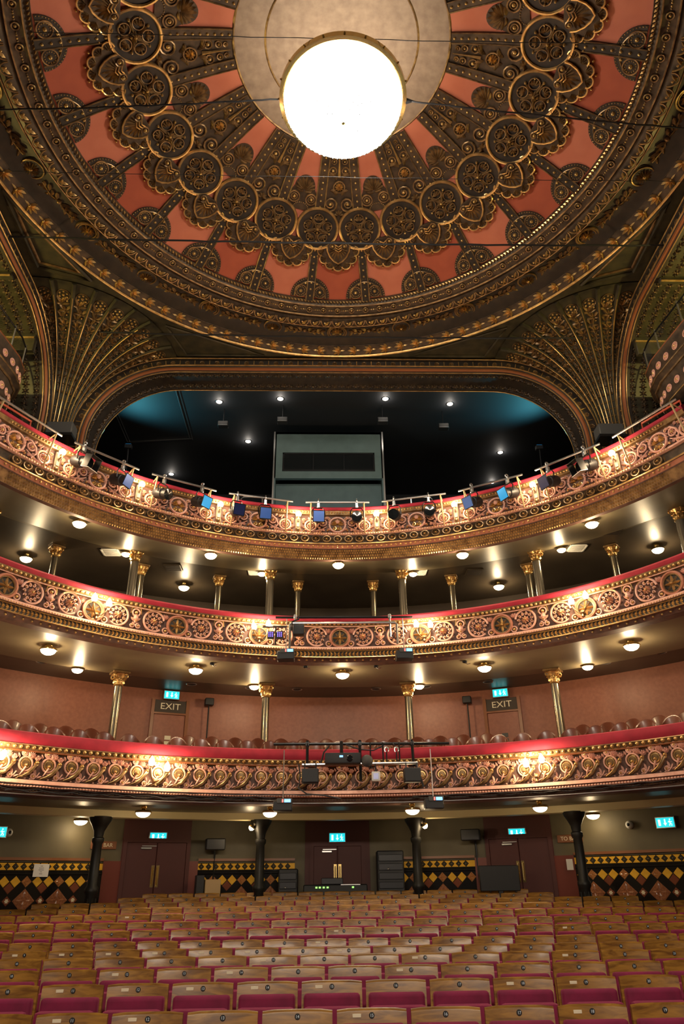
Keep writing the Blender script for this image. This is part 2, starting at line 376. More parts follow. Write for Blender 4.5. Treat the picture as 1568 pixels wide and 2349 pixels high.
for sg in (-1, 1): mb.spiral(sg * .125, -.01, .1, .075, .02, PI / 2, 1.4, .016, .01, 14, 5, 1, None, sg); mb.boss(sg * .125, -.01, .09, .03, .05, 7, 2)
me_shield = mb.mesh('shell_heart', ['bronze', 'old_gilt', 'gilt'])
# half rosette where each rib meets the rim
mb = MB(); mb.plate([(.42 * math.cos(t), .42 * math.sin(t)) for t in [PI + PI * i / 16 for i in range(17)]], 0, .03, 0)
for R, n, q in ((.40, 26, .011), (.335, 0, 0)):
    if n:
        for i in range(n): t = PI + PI * (i + .5) / n; mb.boss(R * math.cos(t), R * math.sin(t), .03, q, .014, 5, 2)
    else: mb.tube([(R * math.cos(t), R * math.sin(t), .035) for t in [PI + PI * i / 14 for i in range(15)]], .011, 5, 1)
for sg in (-1, 1):
    mb.ring(.125, .013, 18, 5, 1, None, (sg * .205, -.12, .035)); mb.boss(sg * .205, -.12, .03, .035, .05, 7, 2)
    for i in range(14): t = 2 * PI * i / 14; mb.boss(sg * .205 + .085 * math.cos(t), -.12 + .085 * math.sin(t), .03, .011, .018, 5, 2)
    mb.boss(sg * .12, -.29, .03, .025, .035, 6, 2)
me_half = mb.mesh('half_rosette', ['umber', 'old_gilt', 'gilt'])
for k in range(-9, 9):
    a = 15 * k + 7.5
    if abs(a) > 125: continue
    put('rib', me_rib1, ceiling, RZ(a)); put('rib', me_rib2, ceiling, RZ(a))
    T = domeX(3.3, a)
    o = put('medallion', me_med, ceiling, T); put('rosette', me_ros, o, Matrix.Rotation(PI, 4, 'Z'))
    put('half_rosette', me_half, ceiling, domeX(4.63, a))
for k in range(-9, 10):
    a = 15 * k
    if abs(a) > 125: continue
    T = domeX(3.58, a); T = T @ Matrix.Translation((0, .02, .02)); o = put('shell', me_shell, ceiling, T); put('shell_heart', me_shield, o)
# rim mouldings
def ringband(name, prof, mats, n=160, parent=None, mi=None):
    b = MB(); b.lathe(prof, n, 0); return b.obj(name, mats, parent or ceiling)
ringband('rim_moulding', [(4.66, 12.99), (4.66, 12.90), (4.74, 12.90), (4.77, 12.85), (4.80, 12.86), (4.98, 12.805), (5.01, 12.78), (5.04, 12.80), (5.10, 12.72), (5.18, 12.69), (5.25, 12.715), (5.28, 12.72), (5.30, 12.78)], 'bronze')
ringband('cove_band', [(5.30, 12.78), (5.42, 12.84), (5.56, 12.85), (5.72, 12.80), (5.84, 12.71), (5.87, 12.69)], 'umber')
ringband('garland_band', [(5.87, 12.69), (5.90, 12.65), (6.05, 12.60), (6.12, 12.56), (6.16, 12.57)], 'bronze')
for R, z, r, m_ in ((4.775, 12.845, .017, 'old_gilt'), (5.005, 12.775, .017, 'old_gilt'), (5.275, 12.715, .014, 'old_gilt'), (5.875, 12.685, .012, 'bronze'), (6.10, 12.56, .026, 'gilt')):
    b = MB(); b.ring(R, r, 160, 6, 0, None, (0, 0, z)); b.obj('fillet', m_, ceiling)
b = MB()
for i in range(420):
    a = 2 * PI * i / 420; X = Matrix.Translation((4.70 * math.sin(a), 4.70 * math.cos(a), 12.90)) @ Matrix.Rotation(-a, 4, 'Z') @ Matrix.Rotation(.7, 4, 'Z')
    b.add([(-.045, 0, 0), (0, -.02, 0), (.045, 0, 0), (0, .02, 0), (0, 0, -.04)], [(0, 1, 4), (1, 2, 4), (2, 3, 4), (3, 0, 4)], 0, X)
stuff(b.obj('rope_bead', 'gilt', ceiling))
def ringX(p, z, deg, tilt=0.0):
    a = rad(deg); return Matrix.Translation((p * math.sin(a), p * math.cos(a), z)) @ Matrix.Rotation(-a, 4, 'Z') @ Matrix.Rotation(PI - tilt, 4, 'X') @ Matrix.Rotation(PI, 4, 'Z')
mb = MB(); mb.ring(.055, .011, 12, 5, 0, None, (0, 0, .012)); mb.boss(0, 0, 0, .026, .03, 6, 1)
for sg in (-1, 1): mb.boss(sg * .095, 0, 0, .018, .02, 5, 0); mb.boss(sg * .13, 0, 0, .018, .02, 5, 1)
me_br = mb.mesh('band_rosette', ['old_gilt', 'gilt'])
n = 100
for i in range(-32, 33): put('band_rosette', me_br, ceiling, ringX(4.89, 12.828, 360 / n * i, .29))
mb = MB(); mb.tube([(.11 * math.cos(t), -.085 + .15 * math.sin(t), .045 + .03 * math.sin(t)) for t in [PI * i / 8 for i in range(9)]], .014, 5, 0)
mb.petal(-.08, -.07, .05, .16, .05, .05, .75, 1); mb.boss(.03, -.03, .06, .02, .03, 6, 1); mb.boss(-.03, 0.02, .06, .013, .02, 5, 1)
me_lf = mb.mesh('scallop_leaf', ['old_gilt', 'gilt'])
n = 130
for i in range(-41, 42): put('scallop_leaf', me_lf, ceiling, ringX(5.15, 12.735, 360 / n * i, 0))
# cove medallions and sprays
mb = MB(); mb.ring(.21, .022, 24, 5, 0, None, (0, 0, .03)); mb.ring(.17, .01, 24, 4, 1, None, (0, 0, .03))
for k in range(10): mb.petal(0, 0, .01, .15, .06, .05, k * PI / 5, 0)
for k in range(8): mb.petal(0, -.05, .04, .075, .035, .05, k * PI / 4, 1)
mb.boss(0, -.05, .05, .025, .05, 7, 1); me_cm = mb.mesh('cove_medallion', ['old_gilt', 'gilt'])
mb = MB(); mb.ring(.19, .016, 24, 5, 0, None, (0, 0, .03)); mb.disc(0, 0, 0, .18, .02, 20, 2)
for k in range(14): mb.petal(0, .03, .02, .15, .035, .05, k * PI / 7, 0)
mb.boss(0, .03, .03, .04, .05, 8, 1); me_cm2 = mb.mesh('cove_patera', ['old_gilt', 'gilt', 'umber'])
mb = MB()
for sg in (-1, 1):
    for q in range(4):
        x0 = sg * (.05 + q * .1); mb.petal(x0, 0, .01, .17, .075, .05, (0 if sg > 0 else PI) + sg * (.7 if q % 2 else -.7), 0); mb.petal(x0, 0, .01, .13, .05, .04, (0 if sg > 0 else PI) + sg * (-.5 if q % 2 else .5), 0)
        mb.boss(x0 + sg * .08, .06 if q % 2 else -.06, .02, .018, .035, 5, 1)
    mb.tube([(sg * .02, 0, .02), (sg * .2, .03, .03), (sg * .45, -.02, .02)], .012, 4, 0)
mb.boss(0, 0, .01, .05, .05, 7, 0); me_sp = mb.mesh('leaf_spray', ['old_gilt', 'gilt'])
for k in range(-7, 8): put('cove_medallion' if k % 2 == 0 else 'cove_patera', me_cm if k % 2 == 0 else me_cm2, ceiling, ringX(5.57, 12.845, 15 * k, -.05))
for k in range(-7, 7): put('leaf_spray', me_sp, ceiling, ringX(5.57, 12.845, 15 * k + 7.5, -.05))
mb = MB()
for k, (an, L) in enumerate(((0, .20), (.55, .18), (-.55, .18), (1.15, .14), (-1.15, .14))): mb.petal(-.08, 0, .0, L, .06, .05, an, 0)
mb.boss(-.08, 0, .01, .03, .045, 6, 1); mb.petal(-.2, 0, 0, .14, .04, .03, 0, 0); me_gl = mb.mesh('garland_leaf', ['gilt', 'gilt'])
n = 104
for i in range(-33, 34): put('garland_leaf', me_gl, ceiling, ringX(5.97, 12.625, 360 / n * i, .3) @ Matrix.Scale(1 if i >= 0 else -1, 4, (1, 0, 0)))

# ================================================================== CHANDELIER
ch = empty('chandelier', (0, DY + .02, 12.62)); tag(ch, 'huge glowing crystal bowl chandelier with brass rim under the dome', 'chandelier')
mb = MB(); mb.lathe([(.95, -.02), (1.0, 0), (1.0, .11), (.95, .12), (.93, .05), (.93, -.02), (.95, -.02)], 72, 0)
for k in range(20): t = 2 * PI * k / 20; mb.boss(0, 0, 0, .018, .03, 6, 0, Matrix.Translation((1.0 * math.cos(t), 1.0 * math.sin(t), .05)) @ Matrix.Rotation(t, 4, 'Z') @ Matrix.Rotation(PI / 2, 4, 'Y'))
mb.obj('rim', 'brass', ch)
def bowl(R, h): return [(R * math.cos(t), -h * math.sin(t)) for t in [PI / 2 * i / 12 for i in range(12)]] + [(.001, -h)]
mb = MB(); mb.lathe(bowl(.93, .5), 72, 0); mb.obj('glowing_bowl', 'crystal_glow', ch); mb = MB(); mb.lathe([(.93, .0), (.001, .06)], 72, 0); mb.obj('upper_diffuser', 'crystal_top', ch)
mb = MB()
for k in range(72):
    t = 2 * PI * k / 72
    for i in range(22):
        if random.random() < .5 + .3 * math.sin(k * 1.9): continue
        u = PI / 2 * (i + .5) / 24; R = .94 * math.cos(u); z = -.51 * math.sin(u); L = .024
        if R < .2: continue
        X = Matrix.Translation((R * math.cos(t), R * math.sin(t), z)) @ Matrix.Rotation(t, 4, 'Z') @ Matrix.Rotation(u, 4, 'Y')
        mb.add([(0, 0, L), (0, .008, 0), (.009, 0, 0), (0, -.008, 0), (0, 0, -L)], [(0, 1, 2), (0, 2, 3), (4, 2, 1), (4, 3, 2)], 0, X)
stuff(mb.obj('crystal_strand', 'crystal_dark', ch))
mb = MB(); mb.lathe([(.02, .02), (.02, -.02), (.03, -.05), (.001, -.08)], 10, 0, Matrix.Translation((0, 0, -.5))); mb.obj('finial', 'brass', ch)
mb = MB()
for k in range(3): t = 2 * PI * k / 3 + .5; mb.tube([(.9 * math.cos(t), .9 * math.sin(t), .1), (.1 * math.cos(t), .1 * math.sin(t), 1.5)], .01, 5, 0)
mb.obj('suspension', 'brass', ch)

# ================================================================== fan vaults on the two piers, arches, spandrel
def fan(t): return .35 + 2.15 * (1 - math.cos(t)), 10.4 + 2.15 * math.sin(t)
HS = 6.2; BY = DY + HS
mb = MB(); vs = []; fs = []; n = 160
for i in range(n):
    a = 2 * PI * i / n; sn, cs = math.sin(a), math.cos(a); q = (HS + .05) / max(abs(sn), abs(cs))
    for R in (6.14, max(q, 6.15)): vs.append((R * sn, DY + R * cs, 12.575))
for i in range(n): j = (i + 1) % n; fs.append((2 * i, 2 * j, 2 * j + 1, 2 * i + 1))
mb.add(vs, fs, 0); spandrel = mb.obj('ceiling_spandrel', 'olive_umber'); struct(spandrel, 'flat olive brown spandrel between dome and arches')
for sg in (-1, 1):                                    # sunk triangular panels beside the fans
    tri = [(sg * 5.95, 8.75), (sg * 5.95, 10.5), (sg * 5.0, 10.85)]
    for nm, ins, r, mt in (('panel_moulding', 0, .045, 'olive_umber'), ('panel_moulding', .16, .03, 'old_gilt')):
        cx = sum(p[0] for p in tri) / 3; cy = sum(p[1] for p in tri) / 3
        b = MB(); pts = [(p[0] + (cx - p[0]) * ins * 1.6, p[1] + (cy - p[1]) * ins * 1.6, 12.57) for p in tri]; P2 = []
        for i in range(3):
            for k in range(6): P2.append(tuple(pts[i][q] + (pts[(i + 1) % 3][q] - pts[i][q]) * k / 6 for q in range(3)))
        b.tube(P2, r, 6, 0, closed=True); b.obj(nm, mt, spandrel)
    tri = [(sg * 1.7, 13.12), (sg * 3.45, 13.12), (sg * 3.75, 12.15)]
    b = MB(); P2 = []
    for i in range(3):
        for k in range(6): P2.append((tri[i][0] + (tri[(i + 1) % 3][0] - tri[i][0]) * k / 6, tri[i][1] + (tri[(i + 1) % 3][1] - tri[i][1]) * k / 6, 12.57))
    b.tube(P2, .035, 6, 0, closed=True); b.obj('panel_moulding', 'olive_umber', spandrel)
NP = 9; DA = 90 / NP
def fanpt(t, deg, off=0.0):
    r, z = fan(t); a = rad(deg); nr, nz = math.cos(t), -math.sin(t) * 1.0
    return ((r + off * nr) * math.cos(a), (r + off * nr) * math.sin(a), z + off * nz)
TS = [PI / 2 * i / 18 for i in range(19)]
mb = MB(); vs = []; fs = []
for i, t in enumerate(TS):
    for j in range(4): vs.append(fanpt(t, DA * j / 3))
for i in range(18):
    for j in range(3): q = i * 4 + j; fs.append((q, q + 1, q + 5, q + 4))
mb.add(vs, fs, 0)
def fanX(t, deg):
    r, z = fan(t); a = rad(deg); er = Vector((math.cos(a), math.sin(a), 0)); y = er * math.sin(t) + Vector((0, 0, math.cos(t))); zz = er * math.cos(t) - Vector((0, 0, math.sin(t))); x = y.cross(zz); o = er * r + Vector((0, 0, z))
    return Matrix(((x.x, y.x, zz.x, o.x), (x.y, y.y, zz.y, o.y), (x.z, y.z, zz.z, o.z), (0, 0, 0, 1)))
mid = DA / 2
X = fanX(1.40, mid)
for k in range(6): t = 2 * PI * k / 6 + .5; mb.boss(.085 * math.cos(t), .085 * math.sin(t), .01, .024, .035, 6, 2, X)
mb.boss(0, 0, .01, .03, .045, 6, 2, X); mb.ring(.13, .01, 16, 4, 1, X, (0, 0, .015))
for q in range(13):
    tt = 1.30 - q * .075; s = max(.2, 1.05 - q * .07); X = fanX(tt, mid + (1.2 if q % 2 else -1.2))
    for sg in (-1, 1):
        mb.petal(0, 0, .005, .19 * s, .08 * s, .05, PI / 2 + sg * (.55 + .25 * (q % 2)), 1, X); mb.petal(0, -.03, .005, .17 * s, .06 * s, .04, PI / 2 + sg * (1.3 + .2 * (q % 3)), 1, X)
        if q % 2 == 0: mb.boss(sg * .11 * s, .07 * s, .01, .018 * s + .006, .03, 5, 2, X)
    mb.petal(0, 0, .005, .14 * s, .05 * s, .045, PI / 2 + (.3 if q % 2 else -.3), 1 if q % 3 else 2, X)
mb.tube([fanpt(1.3 - .1 * k, mid + (1.0 if k % 2 else -1.0), .012) for k in range(10)], .008, 4, 1)
for tt in (.08, .16, .24, .32, .4):
    X = fanX(tt, mid); mb.boss(0, 0, .0, .018, .03, 5, 2, X)
me_fp = mb.mesh('fan_panel', ['olive_umber', 'old_gilt', 'gilt'])
mb = MB(); mb.tube([fanpt(t, 0, .015) for t in TS], [.022 + .028 * (i / 18) for i in range(19)], 6, 0); mb.tube([fanpt(t, 0, .05 + .012 * i / 18) for i, t in enumerate(TS[:17])], .011, 5, 1)
mb.tube([(.365, 0, 8.6), (.365, 0, 10.4)], .022, 6, 0); mb.tube([(.395, 0, 8.6), (.395, 0, 10.4)], .011, 5, 1)
me_fr = mb.mesh('fan_rib', ['olive_umber', 'gilt'])
for sg, base in ((-1, -90), (1, 180)):
    pier = empty('fan_vault', (sg * HS, BY, 0)); struct(pier, 'dark gilded fan vault springing from a ribbed pier beside the gallery arch')
    b = MB(); b.lathe([(.35, 8.6), (.35, 10.4)], 32, 0); b.obj('pier_shaft', 'olive_umber', pier)
    for k in range(NP): put('fan_panel', me_fp, pier, Matrix.Rotation(rad(base + k * DA), 4, 'Z'))
    for k in range(NP + 1): put('fan_rib', me_fr, pier, Matrix.Rotation(rad(base + k * DA), 4, 'Z'))
# arch path: (distance along the wall from the corner axis, z, inward normal)
def arch_path(total):
    pts = [(.35, 9.0), (.35, 9.7)] + [fan(t) for t in [PI / 2 * i / 16 for i in range(17)]]
    k = 24; s0 = pts[-1][0]; half = total / 2
    pts += [(s0 + (half - s0) * i / k, 12.55) for i in range(1, k + 1)]
    pts = pts + [(total - a, z) for a, z in reversed(pts[:-1])]
    out = []
    for i, p in enumerate(pts):
        a = pts[max(i - 1, 0)]; b = pts[min(i + 1, len(pts) - 1)]; tx, tz = b[0] - a[0], b[1] - a[1]; L = math.hypot(tx, tz); out.append((p[0], p[1], tz / L, -tx / L))
    return out
def build_arch(name, mapf, total, depth, label, keep=None, lattice='bronze'):
    P = arch_path(total)
    if keep: P = [p for p in P if p[0] <= keep]
    at = lambda p, o, d: mapf(p[0] + o * p[2], d, p[1] + o * p[3])
    def strip(pairs, mt, nm, par):
        b = MB(); k = len(pairs); vs = [at(p, o, d) for p in P for o, d in pairs]
        b.add(vs, [(i * k + t, i * k + t + 1, i * k + k + t + 1, i * k + k + t) for i in range(len(P) - 1) for t in range(k - 1)], 0); return b.obj(nm, mt, par)
    root = strip([(-.02, 0), (.0, -.05), (.05, -.05), (.06, -.01), (.20, -.01), (.21, -.05), (.25, -.04), (.36, .02), (.36, .10)], 'umber', name, None); struct(root, label)
    strip([(.36, .10), (.34, .12), (.34, depth - .08), (.37, depth - .06), (.37, depth), (.30, depth + .02)], lattice, 'soffit', root)
    for o, d, r, mt in ((.025, -.05, .016, 'gilt'), (.225, -.05, .018, 'gilt'), (.30, -.005, .042, 'moulding_orange'), (.355, .03, .014, 'gilt'), (.37, depth, .012, 'gilt')):
        b = MB(); b.tube([at(p, o, d) for p in P], r, 6, 0, caps=False); b.obj('moulding', mt, root)
    # cross bars and roses along the band, roses on the soffit
    acc = 0.0; nxt = .1; j = 0; mbar = MB(); mrose = MB(); lat = MB()
    for i in range(len(P) - 1):
        L = math.hypot(P[i + 1][0] - P[i][0], P[i + 1][1] - P[i][1])
        while nxt <= acc + L:
            u = (nxt - acc) / L; q = tuple(P[i][k] + (P[i + 1][k] - P[i][k]) * u for k in range(4))
            if j % 2 == 0:
                b_ = [at(q, .07, -.02), at(q, .19, -.02)]; mbar.tube(b_, .012, 5, 0)
            else:
                c0 = Vector(at(q, .13, -.012)); ex = (Vector(at(q, .19, -.012)) - c0).normalized(); ez = (Vector(at(q, .13, -.05)) - c0).normalized(); ey = ez.cross(ex)
                X = Matrix(((ex.x, ey.x, ez.x, c0.x), (ex.y, ey.y, ez.y, c0.y), (ex.z, ey.z, ez.z, c0.z), (0, 0, 0, 1)))
                mrose.ring(.05, .01, 10, 4, 0, X)
                for w in range(5): mrose.petal(0, 0, 0, .06, .03, .03, w * 2 * PI / 5, 0, X)
            nd = max(2, round((depth - .2) / .2))
            for w in range(nd):
                d = .16 + (depth - .3) * w / (nd - 1); c0 = Vector(at(q, .34, d)); ey = Vector(at(q, .34, d + .1)) - c0; ey.normalize(); ez = (Vector(at(q, .44, d)) - c0).normalized(); ex = ey.cross(ez)
                X = Matrix(((ex.x, ey.x, ez.x, c0.x), (ex.y, ey.y, ez.y, c0.y), (ex.z, ey.z, ez.z, c0.z), (0, 0, 0, 1)))
                for v in range(6): lat.petal(0, 0, 0, .09, .04, .035, v * PI / 3 + (j % 2) * .5, 0, X)
                lat.boss(0, 0, .01, .02, .03, 5, 1, X)
            nxt += .17; j += 1
        acc += L
    stuff(mbar.obj('cross_bar', 'gilt', root)); stuff(mrose.obj('band_rose', 'old_gilt', root)); stuff(lat.obj('soffit_relief', ['bronze', 'old_gilt'], root))
    return root
build_arch('gallery_arch', lambda s, d, z: (-HS + s, BY + d, z), 2 * HS, .70, 'wide dark arch with gilt ribs framing the black gallery', lattice='umber')  # umber bands and soffit carry the shade of the arch in their colour
for sg in (-1, 1):
    r = build_arch('side_arch', lambda s, d, z, sg=sg: (sg * (HS + d), BY - s, z), 2 * HS, 1.25, 'tall gilded arch with lattice soffit above the side boxes', keep=8.0, lattice='olive_umber')
    for s in (1.45, 2.9, 4.6, 6.4):
        b = MB()
        tt = math.acos(max(-1, min(1, 1 - (s - .35) / 2.15))) if s < 2.5 else PI / 2
        z = (10.4 + 2.15 * math.sin(tt)) - .36
        b.rbox(sg * (HS + .1), sg * (HS + 1.22), BY - s - .09, BY - s + .03, z - .42 if s < 2 else z - .08, z + .05, .015, 1, 0); b.tube([(sg * (HS + .1), BY - s - .1, z - .1), (sg * (HS + 1.2), BY - s - .1, z - .1)], .022, 6, 1)
        b.obj('soffit_bar', ['olive_umber', 'gilt'], r)
#PART3
# ================================================================== BALCONIES
def band(name, c, prof, mt, parent, d=66, n=110, closed=False):
    b = MB(); arcmesh(b, c, prof, -d, d, n, 0, closed); return b.obj(name, mt, parent)
def beads(name, c, r, z, pitch, R, h, mt, parent, d=62, ny=6):
    b = MB(); k = int(rad(d) * r / pitch)
    for i in range(-k, k + 1): b.boss(0, 0, 0, R, h, ny, 0, cyl(c, r, math.degrees(i * pitch / r), z))
    return stuff(b.obj(name, mt, parent))
def arc_tube(name, c, r, z, rr, mt, parent, d=66, n=110, k=6):
    b = MB(); b.tube([pol(c, r, -d + 2 * d * i / n, z) for i in range(n + 1)], rr, k, 0); return b.obj(name, mt, parent)
def cushion(c, r, z0, z1, parent, depth=.34):
    h = z1 - z0
    return band('velvet_rail', c, [(r + .03, z0), (r, z0 + h * .25), (r - .005, z0 + h * .6), (r + .03, z0 + h * .9), (r + .09, z1), (r + depth, z1 + .01), (r + depth, z0)], 'velvet', parent)

# ---------------- dress circle (first balcony)
C1, R1 = 6.53, 7.64
low = band('balcony_front', C1, [(R1 + .3, 3.70), (R1 + .02, 3.70), (R1 + .02, 3.22), (R1 - .05, 3.21), (R1 - .06, 3.15), (R1 - .01, 3.13), (R1 - .02, 3.09), (R1 + .05, 3.085), (R1 + .06, 3.04), (R1 + .02, 3.01), (R1 + .02, 2.98), (R1 + .3, 2.97)], 'frieze_ground', None)
struct(low, 'first balcony front with gilded horn-and-disc frieze above the stalls')
cushion(C1, R1 - .07, 3.74, 3.95, low)
band('cornice', C1, [(R1 - .06, 3.745), (R1 - .07, 3.73), (R1 - .03, 3.665), (R1 - .03, 3.65), (R1 + .02, 3.615)], 'old_gilt', low)
arc_tube('fillet', C1, R1 - .035, 3.645, .016, 'moulding_orange', low)
beads('bead_moulding', C1, R1 - .05, 3.70, .105, .036, .035, 'gilt', low)
band('base_moulding', C1, [(R1 + .02, 3.215), (R1 - .055, 3.205), (R1 - .065, 3.15), (R1 - .02, 3.14)], 'frieze_pink', low)
arc_tube('rope_moulding', C1, R1 - .02, 3.115, .028, 'terracotta', low)
beads('rope_twist', C1, R1 - .045, 3.115, .05, .022, .014, 'frieze_pink', low, ny=5)
beads('lower_bead', C1, R1 + .045, 3.06, .055, .016, .02, 'old_gilt', low, ny=5)
arc_tube('edge_strip', C1, R1 + .0, 2.995, .012, 'steel', low)
# horn and disc unit
mb = MB()
mb.tube([(-.115, -.205, .02), (-.03, -.18, .05), (.05, -.125, .075), (.115, -.055, .08), (.165, .02, .07)], [.007, .024, .033, .031, .024], 8, 0)
mb.tube([(-.10, -.19, .045), (-.02, -.155, .085), (.055, -.10, .108), (.11, -.035, .108), (.155, .03, .095)], .007, 4, 1)
mb.boss(.17, .045, .055, .034, .055, 8, 1); mb.ring(.029, .009, 10, 4, 1, None, (.162, .02, .075))
me_horn = mb.mesh('horn', ['old_gilt', 'gilt'])
mb = MB(); mb.ring(.106, .016, 22, 5, 0, None, (0, .02, .035)); mb.lathe([(.1, .015), (.08, .03), (.078, .035), (.055, .045), (.052, .05), (.0001, .05)], 20, 1, Matrix.Translation((0, .02, 0)))
for k in range(13): t = -.6 + 4.4 * k / 12; mb.boss(.09 * math.cos(t), .02 + .09 * math.sin(t), .025, .010, .018, 5, 2)
mb.ring(.066, .010, 16, 5, 2, None, (0, .015, .042)); mb.tube([(-.06, -.15, .02), (-.03, -.09, .05), (0, -.035, .06), (.0, .0, .06)], [.01, .016, .018, .014], 6, 0); mb.boss(0, -.005, .055, .027, .05, 8, 2)
me_disc = mb.mesh('disc', ['frieze_pink', 'old_gilt', 'gilt'])
mb = MB()
mb.ring(.043, .014, 14, 5, 0, None, (-.035, .185, .035)); mb.boss(-.035, .185, .025, .026, .045, 7, 1); mb.ring(.026, .008, 10, 4, 0, None, (-.035, .185, .05))
for k in range(6): mb.petal(.055, .11, .02, .125 - .008 * abs(k - 2), .05, .055, .25 + k * .33, 0)
for k in range(4): mb.petal(.185, .07, .02, .10, .036, .045, .9 + k * .42, 0)
for k in range(3): mb.boss(.15 + .03 * k, .11 + .035 * (k % 2), .03, .017, .035, 6, 0)
mb.spiral(.145, -.165, .035, .044, .012, 0, 1.3, .015, .010, 12, 5, 0); mb.boss(.145, -.165, .03, .022, .045, 7, 1)
mb.tube([(.10, -.205, .02), (.17, -.2, .03), (.22, -.15, .03), (.25, -.10, .03)], .011, 5, 0); mb.petal(.19, -.17, .015, .13, .05, .05, 1.75, 0); mb.petal(.21, -.19, .015, .10, .04, .045, .4, 0); mb.petal(-.02, -.13, .01, .09, .05, .04, .2, 0)
mb.boss(.03, -.2, .01, .018, .03, 6, 0); mb.petal(-.1, .1, .01, .09, .05, .04, 1.9, 0); mb.petal(.1, -.06, .01, .06, .035, .035, 1.2, 0)
me_fol = mb.mesh('foliage_scroll', ['frieze_pink', 'gilt'])
for i in range(-20, 21):
    a = 2.8 * i + .2; X = cyl(C1, R1 + .015, a, 3.42)
    o = put('disc', me_disc, low, X @ Matrix.Translation((0, .01, 0))); put('foliage_scroll', me_fol, o); put('horn', me_horn, o)
def slab(name, c, r0, r1, z0, z1, z2, mt, label, d=78):
    b = MB(); arcmesh(b, c, [(r0, z0), (r1, z1), (r1, z2), (r0, z2)], -d, d, 80, 0, True); o = b.obj(name, mt, None, smooth=False); return struct(o, label)
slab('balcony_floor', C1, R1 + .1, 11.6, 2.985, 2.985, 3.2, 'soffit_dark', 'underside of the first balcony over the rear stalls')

# ---------------- upper circle (second balcony)
C2, R2 = 7.32, 6.72
mid_ = band('balcony_front', C2, [(R2 + .3, 6.35), (R2 + .02, 6.35), (R2 + .02, 5.90), (R2 - .04, 5.89), (R2 - .05, 5.83), (R2 + .0, 5.82), (R2 + .0, 5.68), (R2 + .05, 5.67), (R2 + .10, 5.61), (R2 + .3, 5.60)], 'frieze_ground', None)
struct(mid_, 'second balcony front with wheel and rosette frieze')
cushion(C2, R2 - .07, 6.40, 6.53, mid_)
band('cornice', C2, [(R2 - .06, 6.405), (R2 - .06, 6.39), (R2 - .03, 6.325), (R2 + .02, 6.30)], 'old_gilt', mid_)
beads('bead_moulding', C2, R2 - .045, 6.362, .088, .030, .03, 'gilt', mid_)
arc_tube('fillet', C2, R2 - .02, 6.315, .012, 'frieze_pink', mid_)
band('base_moulding', C2, [(R2 + .02, 5.895), (R2 - .045, 5.885), (R2 - .055, 5.83), (R2 - .0, 5.825)], 'frieze_pink', mid_)
beads('bead_string', C2, R2 - .055, 5.845, .05, .014, .012, 'gilt', mid_, ny=5)
band('leaf_ground', C2, [(R2 - .0, 5.825), (R2 - .005, 5.68)], 'umber', mid_)
arc_tube('fillet', C2, R2 - .012, 5.815, .013, 'gilt', mid_); arc_tube('fillet', C2, R2 - .012, 5.685, .013, 'gilt', mid_)
b = MB(); k = int(rad(62) * R2 / .075)
for i in range(-k, k + 1):
    X = cyl(C2, R2 - .003, math.degrees(i * .075 / R2), 5.75); s_ = 1 if i >= 0 else -1
    b.petal(-.03 * s_, 0, 0, .075, .03, .02, (0.75 if s_ > 0 else PI - .75), 0, X); b.petal(-.03 * s_, 0, 0, .075, .03, .02, (-0.75 if s_ > 0 else PI + .75), 0, X); b.petal(-.035 * s_, 0, 0, .07, .022, .02, 0 if s_ > 0 else PI, 0, X)
stuff(b.obj('leaf_band', 'gilt', mid_))
beads('lower_bead', C2, R2 + .055, 5.645, .16, .024, .025, 'gilt', mid_)
# wheel
mb = MB(); mb.disc(0, 0, 0, .185, .02, 28, 1); mb.ring(.19, .026, 28, 6, 0, None, (0, 0, .035)); mb.ring(.155, .012, 24, 5, 2, None, (0, 0, .03))
for k in range(8): mb.petal(0, 0, .02, .15, .055 if k % 2 == 0 else .04, .04 if k % 2 == 0 else .02, k * PI / 4, 3 if k % 2 == 0 else 2)
mb.boss(0, 0, .02, .03, .06, 8, 3); me_wheel = mb.mesh('wheel', ['terracotta', 'umber', 'old_gilt', 'gilt'])
# rosette scroll
mb = MB()
mb.tube([(.195 * math.cos(t), .195 * math.sin(t), .04) for t in [.2 + 5.2 * i / 26 for i in range(27)]], [.02] * 27, 6, 0)
mb.tube([(.20 * math.cos(t), .20 * math.sin(t), .055) for t in [.9 + 1.5 * i / 10 for i in range(11)]], .009, 5, 1)
for k in range(11):
    t = 2 * PI * k / 11; mb.spiral(.125 * math.cos(t), .125 * math.sin(t), .03, .035, .01, t, .9, .013, .008, 7, 4, 0); mb.boss(.13 * math.cos(t), .13 * math.sin(t), .02, .016, .03, 5, 1)
for k in range(8): mb.petal(0, 0, .03, .08, .035, .05, k * PI / 4, 0); mb.boss(.055 * math.cos(k * PI / 4), .055 * math.sin(k * PI / 4), .05, .013, .025, 5, 1)
mb.boss(0, 0, .03, .035, .07, 8, 1)
mb.ring(.055, .014, 14, 5, 0, None, (.24, -.145, .03)); mb.boss(.24, -.145, .02, .03, .035, 7, 1)
for an in (.4, 1.0, 1.7): mb.petal(.2, .08, .015, .1, .05, .04, an, 0)
me_rs = mb.mesh('rosette_scroll', ['frieze_pink', 'gilt'])
